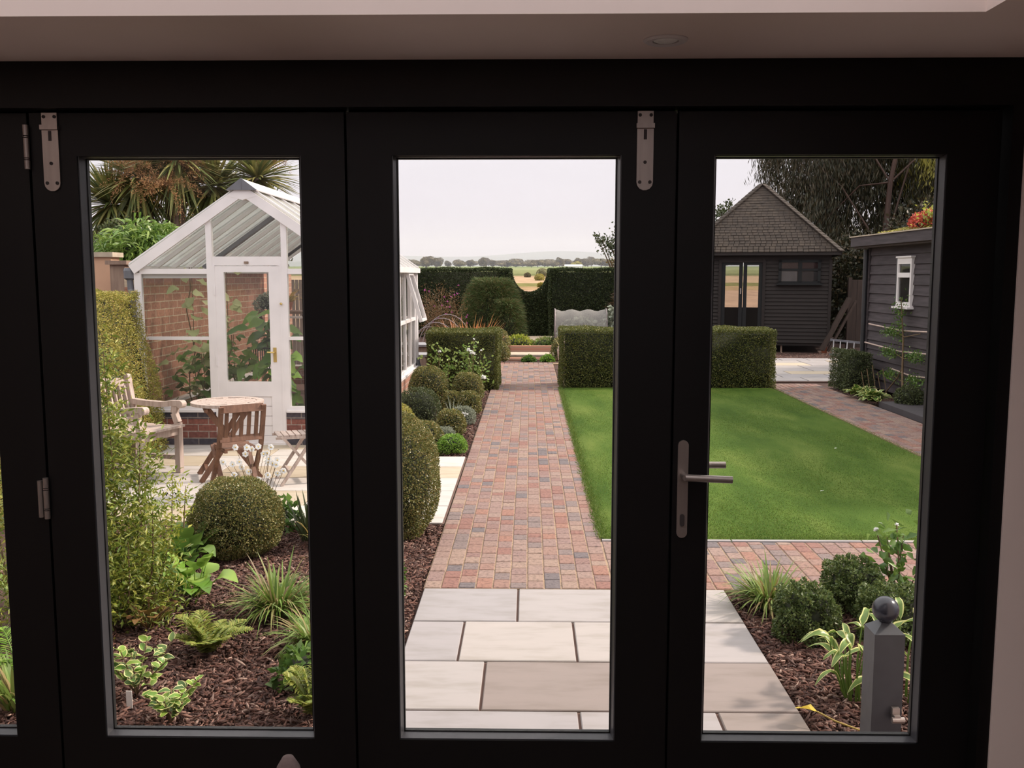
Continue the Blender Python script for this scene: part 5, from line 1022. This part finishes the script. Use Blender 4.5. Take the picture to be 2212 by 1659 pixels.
f=sb('window_frame',M['dkblue'],lambda m:([m.box(a,b,FY-.07,FY-.02,c,d) for a,b,c,d in ((.43,.50,1.66,2.2),(.88,.97,1.66,2.2),(1.33,1.40,1.66,2.2),(.43,1.40,2.14,2.2),(.43,1.40,1.94,1.99),(.43,1.40,1.64,1.69))],m.box(.38,1.45,FY-.11,FY-.02,1.60,1.64)))
sb('pane',M['shglass'],lambda m:(m.box(.5,.88,FY-.045,FY-.041,1.69,2.14),m.box(.97,1.33,FY-.045,FY-.041,1.69,2.14)),f)
sb('window_backing',M['curtain'],lambda m:(m.box(.5,.88,FY-.038,FY-.03,1.99,2.14),m.box(.97,1.33,FY-.038,FY-.03,1.99,2.14)),f)
sb('white_card',M['metal_panel'],lambda m:m.box(.5,.86,FY-.04,FY-.036,1.69,1.93),f)
sb('dark_backing',M['black_plastic'],lambda m:m.box(.97,1.33,FY-.038,FY-.03,1.69,1.94),f)
# leaning timber panel, ladder, fence between the buildings
t=thing('leaning_timber_panel','long dark timber panel leaning against the right corner of the summerhouse','timber panel',(7.5,23.2,0))
m=MB(); m.bar((7.0,22.9,.05),(7.62,22.9,1.30),.05,.30,(0,1,0)) ; m.build('board',M['fencew'],t); m=MB(); m.bar((7.12,22.8,.03),(7.74,22.8,1.24),.05,.09,(0,1,0)); m.build('edge_batten',M['fencew'],t)
t=thing('metal_ladder','metal ladder lying on its side between summerhouse and grey shed','ladder',(7.3,21.6,0))
m=MB(); m.bar((7.0,22.3,.0),(7.7,21.6,.0),.03,.05); m.build('stile',M['cap'],t); m=MB(); m.bar((7.08,22.5,.33),(7.8,21.8,.28),.03,.05); m.build('stile',M['cap'],t)
for i in range(6): u=(i+.5)/6; m=MB(); m.tube([(7.0+u*.7,22.3-u*.7,.0),(7.08+u*.72,22.5-u*.7,.33-.05*u)],.014,6); m.build('rung',M['metal_panel'],t)
t=thing('timber_fence','dark vertical board fence between the summerhouse and the grey shed','fence',(9,24.5,0))
m=MB()
for i in range(14): m.box(8.2+i*.14,8.2+i*.14+.135,24.5,24.52,0,1.72)
m.box(8.2,10.1,24.52,24.56,1.5,1.58); m.build('fence_boards',M['fencew'],t); B('fence_post',M['fencew'],[(8.10,8.19,24.46,24.55,-.03,1.78)],t)
# ================================================================ GREY SHED
SX,SY0,SY1=5.6,8.4,15.85
t=thing('grey_shed','grey stained weatherboarded shed with planted flat roof at the right of the garden','shed',(SX,12,0))
def vlaps(m,y0,y1,z0,z1,x,pitch=.148):
    n=max(1,int(round((z1-z0)/pitch))); h=(z1-z0)/n
    for i in range(n): a=z0+i*h; m.prism([(x,a),(x-.034,a),(x-.012,a+h),(x,a+h)],'y',y0,y1) if 0 else m.add([(x,y0,a),(x-.034,y0,a),(x-.012,y0,a+h),(x,y0,a+h),(x,y1,a),(x-.034,y1,a),(x-.012,y1,a+h),(x,y1,a+h)],[(0,1,2,3),(7,6,5,4),(1,5,6,2),(0,4,5,1),(3,2,6,7)])
WY0,WY1,WZ0,WZ1=14.01,14.55,1.37,2.09
m=MB(); vlaps(m,SY0,SY1,.04,2.3,SX); m.build('weatherboarding',M['stain2'],t)
B('side_wall',M['stain2'],[(SX,9.5,SY1-.05,SY1,0,2.32)],t); B('side_wall',M['stain2'],[(SX,9.5,SY0,SY0+.05,0,2.32)],t); B('back_wall',M['stain2'],[(9.45,9.5,SY0,SY1,0,2.32)],t)
B('corner_board',M['stain2'],[(SX-.045,SX+.02,SY1-.06,SY1+.02,0,2.3)],t)
B('fascia',M['stain2'],[(SX-.26,SX-.22,SY0-.2,SY1+.25,2.30,2.45)],t); B('roof_edge_trim',M['coping'],[(SX-.28,SX-.20,SY0-.2,SY1+.27,2.45,2.468)],t); B('soffit_board',M['fencew'],[(SX-.22,SX+.02,SY0-.2,SY1+.22,2.27,2.30)],t); B('roof_deck',M['soil'],[(SX-.22,9.7,SY0-.2,SY1+.22,2.32,2.44)],t)
fx=SX-.065
f=B('window_frame',M['white'],[(fx,SX,WY0,WY0+.05,WZ0,WZ1),(fx,SX,WY1-.05,WY1,WZ0,WZ1),(fx,SX,WY0+.05,WY1-.05,WZ1-.09,WZ1),(fx,SX,WY0+.05,WY1-.05,WZ0,WZ0+.07),(fx-.005,SX,WY0+.05,WY1-.05,1.80,1.87),(fx-.05,SX,WY0-.03,WY1+.04,WZ0-.03,WZ0),(fx-.02,SX,WY0-.02,WY1+.02,WZ1,WZ1+.025)],t)
B('pane',M['shglass'],[(fx+.022,fx+.026,WY0+.05,WY1-.05,WZ0+.07,WZ1-.09)],f)
B('window_backing',M['cap'],[(fx+.028,fx+.032,WY0+.05,WY1-.05,WZ0+.07,WZ1-.09)],f)
B('window_cheek',M['black_plastic'],[(fx+.01,SX,WY1,WY1+.07,WZ0-.02,WZ1+.02)],f)
m=MB(); m.tube([(SX-.08,SY1+.02,2.25),(SX-.08,SY1+.02,.05)],.036,10); m.build('drainpipe',M['black_plastic'],t)
st(B('slate_apron',M['slabg'],[(4.98,SX-.04,8.4,13.55,-.03,.05)],None,(5,10,0)))
# plants on the shed roof
dome('sedum_clump','large red flowered sedum on the grey shed roof at the right edge','plant',(6.3,13.5,2.72),(.42,.5,.26),M['sedum'],2600,.045,.03,amp=.05,stem=False)
dome('sedum_clump','red and green sedum on the shed roof, left of the largest red clump','plant',(6.1,14.6,2.60),(.36,.4,.2),M['sedum'],1300,.045,.03,amp=.05,stem=False)
stems_bush('roof_sedum','yellow green leafy stems among the red sedum on the shed roof','plant',(6.15,13.9),[(random.uniform(-.35,.35),random.uniform(-.5,.5),random.uniform(.25,.42),random.uniform(-.1,.1),0) for _ in range(16)],M['yg'],.07,.03,per=170,leafspread=.06).location.z=2.44
dome('roof_moss','low brownish green sedum mat along the shed roof edge','plant',(5.85,14.9,2.47),(.35,1.0,.06),M['lon'],1400,.03,.02,amp=.03,stem=False)
# espalier tree with canes on the wall
t=thing('espalier_tree','young espalier fruit tree trained flat against the grey shed wall','tree',(5.42,13.75,0)); m=MB(); m.tube([(5.38,13.7,-.03),(5.45,13.95,.45),(5.46,14.0,.9),(5.46,14.15,1.5)],[.018,.015,.012,.006],6)
m.tube([(5.40,14.6,-.03),(5.44,14.1,.33),(5.45,13.95,.50)],[.01,.01,.01],6); m.build('trunk',M['twig'],t)
for i,(z,dy) in enumerate(((1.02,.75),(.70,.85),(.36,.8))):
    m=MB(); m.tube([(5.46,13.95,z-.08),(5.46,14.45,z)],.007,5); m.tube([(5.46,13.95,z-.08),(5.46,13.4,z)],.007,5); m.build('branch',M['twig'],t)
    g=NP()
    for q,(yy,n) in enumerate(((14.5,130),(14.3,90),(13.6,110),(13.35,110))):
        if z>1 and q>1: continue
        cluster(g,n,(5.43,yy,z-.02),(.08,.20,.09),.045,.018)
    g.build('foliage',M['mid'],t)
g=NP(); cluster(g,150,(5.44,14.1,1.28),(.09,.14,.26),.05,.02); cluster(g,60,(5.44,14.1,.98),(.09,.12,.2),.05,.02); g.build('foliage',M['mid'],t)
for z,y0,y1,lb_ in ((1.05,12.85,15.6,'topmost pale cane fixed along the grey shed wall'),(.74,12.85,15.75,'middle pale cane fixed along the grey shed wall'),(.42,12.95,14.6,'lowest pale cane fixed along the grey shed wall')):
    m=MB(); m.tube([(5.52,y0,z+.02),(5.52,(y0+y1)/2,z-.035),(5.52,y1,z)],.012,6); o=m.build('wall_cane',M['cane'],None,(5.52,y0,z)); tag(o,lb_,'cane','canes on the shed wall')
hedge('clipped_shrub','dark square clipped box shrub at the corner of the grey shed',5.0,5.42,15.0,15.9,.62,M['dk'],5500,.03,(0.04,.03),.04)
rosette('hosta','cream edged hosta at the foot of the shed, nearer the clipped shrub','plant',(4.99,14.35),60,.21,.10,[M['mid'],M['cream']],cols=5,edge=1,stalk=.10,lean=(.3,1.8),wav=.2)
rosette('hosta','cream edged hosta at the foot of the shed, beside the dark apron','plant',(5.00,13.80),64,.23,.11,[M['mid'],M['cream']],cols=5,edge=1,stalk=.09,lean=(.3,1.8),wav=.2)
t=thing('dry_flower_spikes','brown dried flower spikes standing behind the hostas','plant',(5.2,14.4,0))
for i in range(5): m=MB(); x=5.08+.08*i; m.tube([(x,14.35,-.02),(x-.05,14.45,.38+.05*(i%3))],[.003,.008],5); m.build('spike',M['twig'],t)
dome('low_shrub','low dark green shrub at the foot of the shed right of the hostas','bush',(5.25,13.75+.0,.14),(.22,.2,.16),M['dk'],1500,.03,amp=.03,stem=False) if 0 else dome('low_shrub','low dark green shrub at the foot of the shed right of the hostas','bush',(5.33,13.35,.13),(.19,.2,.16),M['dk'],1500,.03,amp=.03,stem=False)
# ================================================================ EUCALYPTUS
t=thing('eucalyptus_tree','huge eucalyptus with hanging dark leaves filling the sky behind the summerhouse and shed','tree',(10.25,28.2,0)); m=MB()
tr=[(10.25,28.2,-.1),(10.3,28.2,2.5),(10.42,28.2,4.5),(10.75,28.2,6.5),(10.8,28.6,9)]; m.tube(tr,[.11,.09,.07,.05,.03],9)
tips=[(8.2,29.6,5.6),(9,29.2,3.6),(10,29.0,6.5),(12.4,28.1,4.2),(13.6,29.6,6.4),(9.6,29.5,8),(12.6,30,8.2),(8.6,29.4,7.2)]
for k,p in enumerate(tips): b=tr[1+k%3]; m.tube([b,((b[0]+p[0])/2,(b[1]+p[1])/2,(b[2]+p[2])/2+.4),p],[.03,.022,.01],6)
m.build('trunk',M['eubark'],t); g=NP(); g2=NP(); cl=0
for k in range(620):
    x=R.uniform(7.3,15.2); y=R.uniform(28.6,33.5); z=R.uniform(.4,8.8); yy=31
    lim=7.55+.55*max(0,(5.2-z)) *(.35) + (.45 if z<3.2 else 0)
    if x<lim+R.uniform(-.1,.45): continue
    n=int(R.uniform(220,420)); p=np.array([x,y,z])+R.normal(size=(n,3))*np.array([.24,.24,.42]); d=rnd(n)*.45+np.array([0,0,-1.]); gg=g2 if (x>11.9 and z>4.2 and R.rand()<.3) else g; ribbons(gg,p,d,R.uniform(.13,.27,n),.030,k=1,fold=.1)
for k in range(16):
    n=150; p=np.array([R.uniform(11.3,13.2),R.uniform(27.3,28.0),R.uniform(4.2,6)])+R.normal(size=(n,3))*np.array([.16,.16,.3]); ribbons(g2,p,rnd(n)*.5+np.array([0,0,-1.]),R.uniform(.1,.2,n),.026)
n=2600; p=np.stack([R.uniform(9.0,16,n),R.uniform(32.3,34,n),R.uniform(.3,9,n)],1); p=p[p[:,0]>9.0+.25*np.abs(p[:,2]-5)]; ribbons(g,p,rnd(len(p))*.5+np.array([0,0,-1.]),.5,.14)
g.build('foliage',M['euc'],t); g2.build('sunlit_foliage',M['euclit'],t)
leafmass('conifer_hedge','dark evergreen mass behind the grey shed and timber fence','tree',(9.9,26.5,1.3),(1.7,1.2,1.6),M['euc'],16000,.14,.07,k=1,blobs=[((9.2,26.9,1.3),(1.2,.9,1.6)),((11.0,26.6,1.8),(1.5,1.2,2.0))])
leafmass('tall_shrub','tall dark shrub rising over the grey shed roof at the right','tree',(8.8,18.6,3.2),(1,1,1.6),M['euc'],22000,.10,.028,k=1,blobs=[((9.6,19.4,2.6),(1.0,1.0,1.3)),((10.6,18.9,3.6),(1.3,1.0,1.8)),((9.2,19.6,1.6),(.9,.8,1.2))])
# ================================================================ RIGHT BED AND BOLLARD
tuft('ornamental_grass','arching green grass clump at the corner of bed and brick cross path','grass',(1.34,5.15,0),420,.40,.012,.05,1.05,.6,M['grassy'],5)
dome('low_shrub','dense dark leaved small shrub in the right bed, left of the tall hosta','bush',(1.42,4.72,.12),(.15,.15,.14),M['shr'],5200,.019,amp=.06)
dome('low_shrub','rounded small leaved shrub in the right bed, near the brick path','bush',(1.79,5.12,.13),(.16,.15,.15),M['shr'],5200,.019,amp=.06)
dome('low_shrub','small leaved shrub at the far right of the bed, behind the bollard','bush',(1.86,4.72,.12),(.17,.16,.14),M['shr'],5200,.019,amp=.06)
dahlia('dahlia with one white bloom at the far right beyond the bollard',(2.08,5.15),[(0,0,.42,-.02,0),(.06,0,.36,.05,0),(-.07,0,.40,-.04,0),(.02,.03,.3,-.1,0)],[(.06,-.1,.34,.05),(-.06,0,.47,.014),(-.17,0,.44,.018)],mat='mid')
# tall wavy variegated hosta like clump
def wavy(label,c,n,h,seed):
    t=thing('tall_hosta',label,'plant',(c[0],c[1],0),0); rs=random.Random(seed)
    for i in range(n):
        a=rs.uniform(0,6.28); r=rs.uniform(.02,.09); b=Vector((c[0]+.04*math.cos(a),c[1]+.04*math.sin(a),-.01)); hh=h*rs.uniform(.25,1); tp=b+Vector((r*math.cos(a)*1.3,r*math.sin(a)*1.3,hh)); m=MB(); m.tube([b,(b+tp)/2-Vector((.01,0,0)),tp],[.006,.005,.003],5); stl=m.build('stalk',M['mid'],t)
        g=NP(); ribbons(g,np.array([tuple(tp)]),np.array([[math.cos(a)*.8,math.sin(a)*.8,rs.uniform(.4,1.2)]]),rs.uniform(.15,.24),rs.uniform(.030,.045),k=8,droop=rs.uniform(.4,.9),prof='broad',cols=5,edge=1,fold=.3,wav=.5,up=(-math.cos(a)*.5,-math.sin(a)*.5,1)); g.build('leaf',[M['mid'],M['cream']],stl)
wavy('tall cream edged wavy leaved plant just left of the dark bollard',(1.43,4.02),22,.34,3)
wavy('second wavy leaved cream edged clump behind and right of the bollard',(1.63,4.0),16,.36,4)
t=thing('fallen_leaf_stalk','yellowing leaf on a long stalk lying across the bark beside the bollard','leaf',(1.2,3.6,0)); m=MB(); m.tube([(1.37,3.62,.02),(1.24,3.70,.04),(1.18,3.74,.06)],.004,5); m.build('stalk',M['straw'],t); g=NP(); ribbons(g,np.array([[1.18,3.74,.06]]),np.array([[-1,.3,.25]]),.09,.05,k=6,droop=.2,prof='broad',cols=3,fold=.2,wav=.4,up=(0,0,1)); g.build('leaf_blade',leafm('yellow_leaf',G((196,180,74),(206,176,70))),t)
# bollard
bx,by=1.290,3.355; t=thing('bollard','dark grey square wooden bollard with ball finial in the right hand bed','bollard',(bx,by,0)); h=.054
m=MB(); m.box(bx-h,bx+h,by-h,by+h,-.03,.556); m.add([(bx-h,by-h,.556),(bx+h,by-h,.556),(bx+h,by+h,.556),(bx-h,by+h,.556),(bx-.018,by-.018,.587),(bx+.018,by-.018,.587),(bx+.018,by+.018,.587),(bx-.018,by+.018,.587)],[(0,1,5,4),(1,2,6,5),(2,3,7,6),(3,0,4,7),(4,5,6,7)]); m.build('shaft',M['post'],t)
m=MB(); rr=.047; m.lathe([(.016,.580),(.020,.586)]+[(rr*math.cos(a),.632+rr*math.sin(a)) for a in np.linspace(-1.1,1.5,18)],(bx,by,0),28); m.build('ball_finial',M['ball'],t,smooth=True)
m=MB(); m.tube([(bx+.008,by-h-.03,.252),(bx+.052,by-h-.03,.252)],.011,12); m.box(bx+.014,bx+.040,by-h-.018,by-h,.262,.290); m.box(bx+.016,bx+.038,by-h-.034,by-h,.246,.268); m.build('door_catch',M['steel'],t)
o=B('low_kerb',M['coping'],[(1.7,2.6,5.40,5.44,-.03,.03)],None,(2,5.42,0)); tag(o,'pale stone strip behind the small shrubs at the edge of the cross path','kerb')
# fallen leaves on the lawn
for i,(x,y,lb_) in enumerate(((2.35,12.4,'tiny dry leaf on the far part of the lawn'),(1.28,6.9,'tiny dry leaf on the lawn near its pale edging'),(3.2,9.9,'tiny pale leaf on the lawn near the side path'),(2.45,7.9,'tiny pale leaf in the middle of the lawn'))):
    g=NP(); ribbons(g,np.array([[x,y,.03]]),np.array([[1,.4,.1]]),.035,.02,k=4,prof='broad',cols=3,up=(0,0,1)); o=g.build('fallen_leaf',M['straw'] if i<2 else M['petal'],None,(x,y,.03)); tag(o,lb_,'leaf')
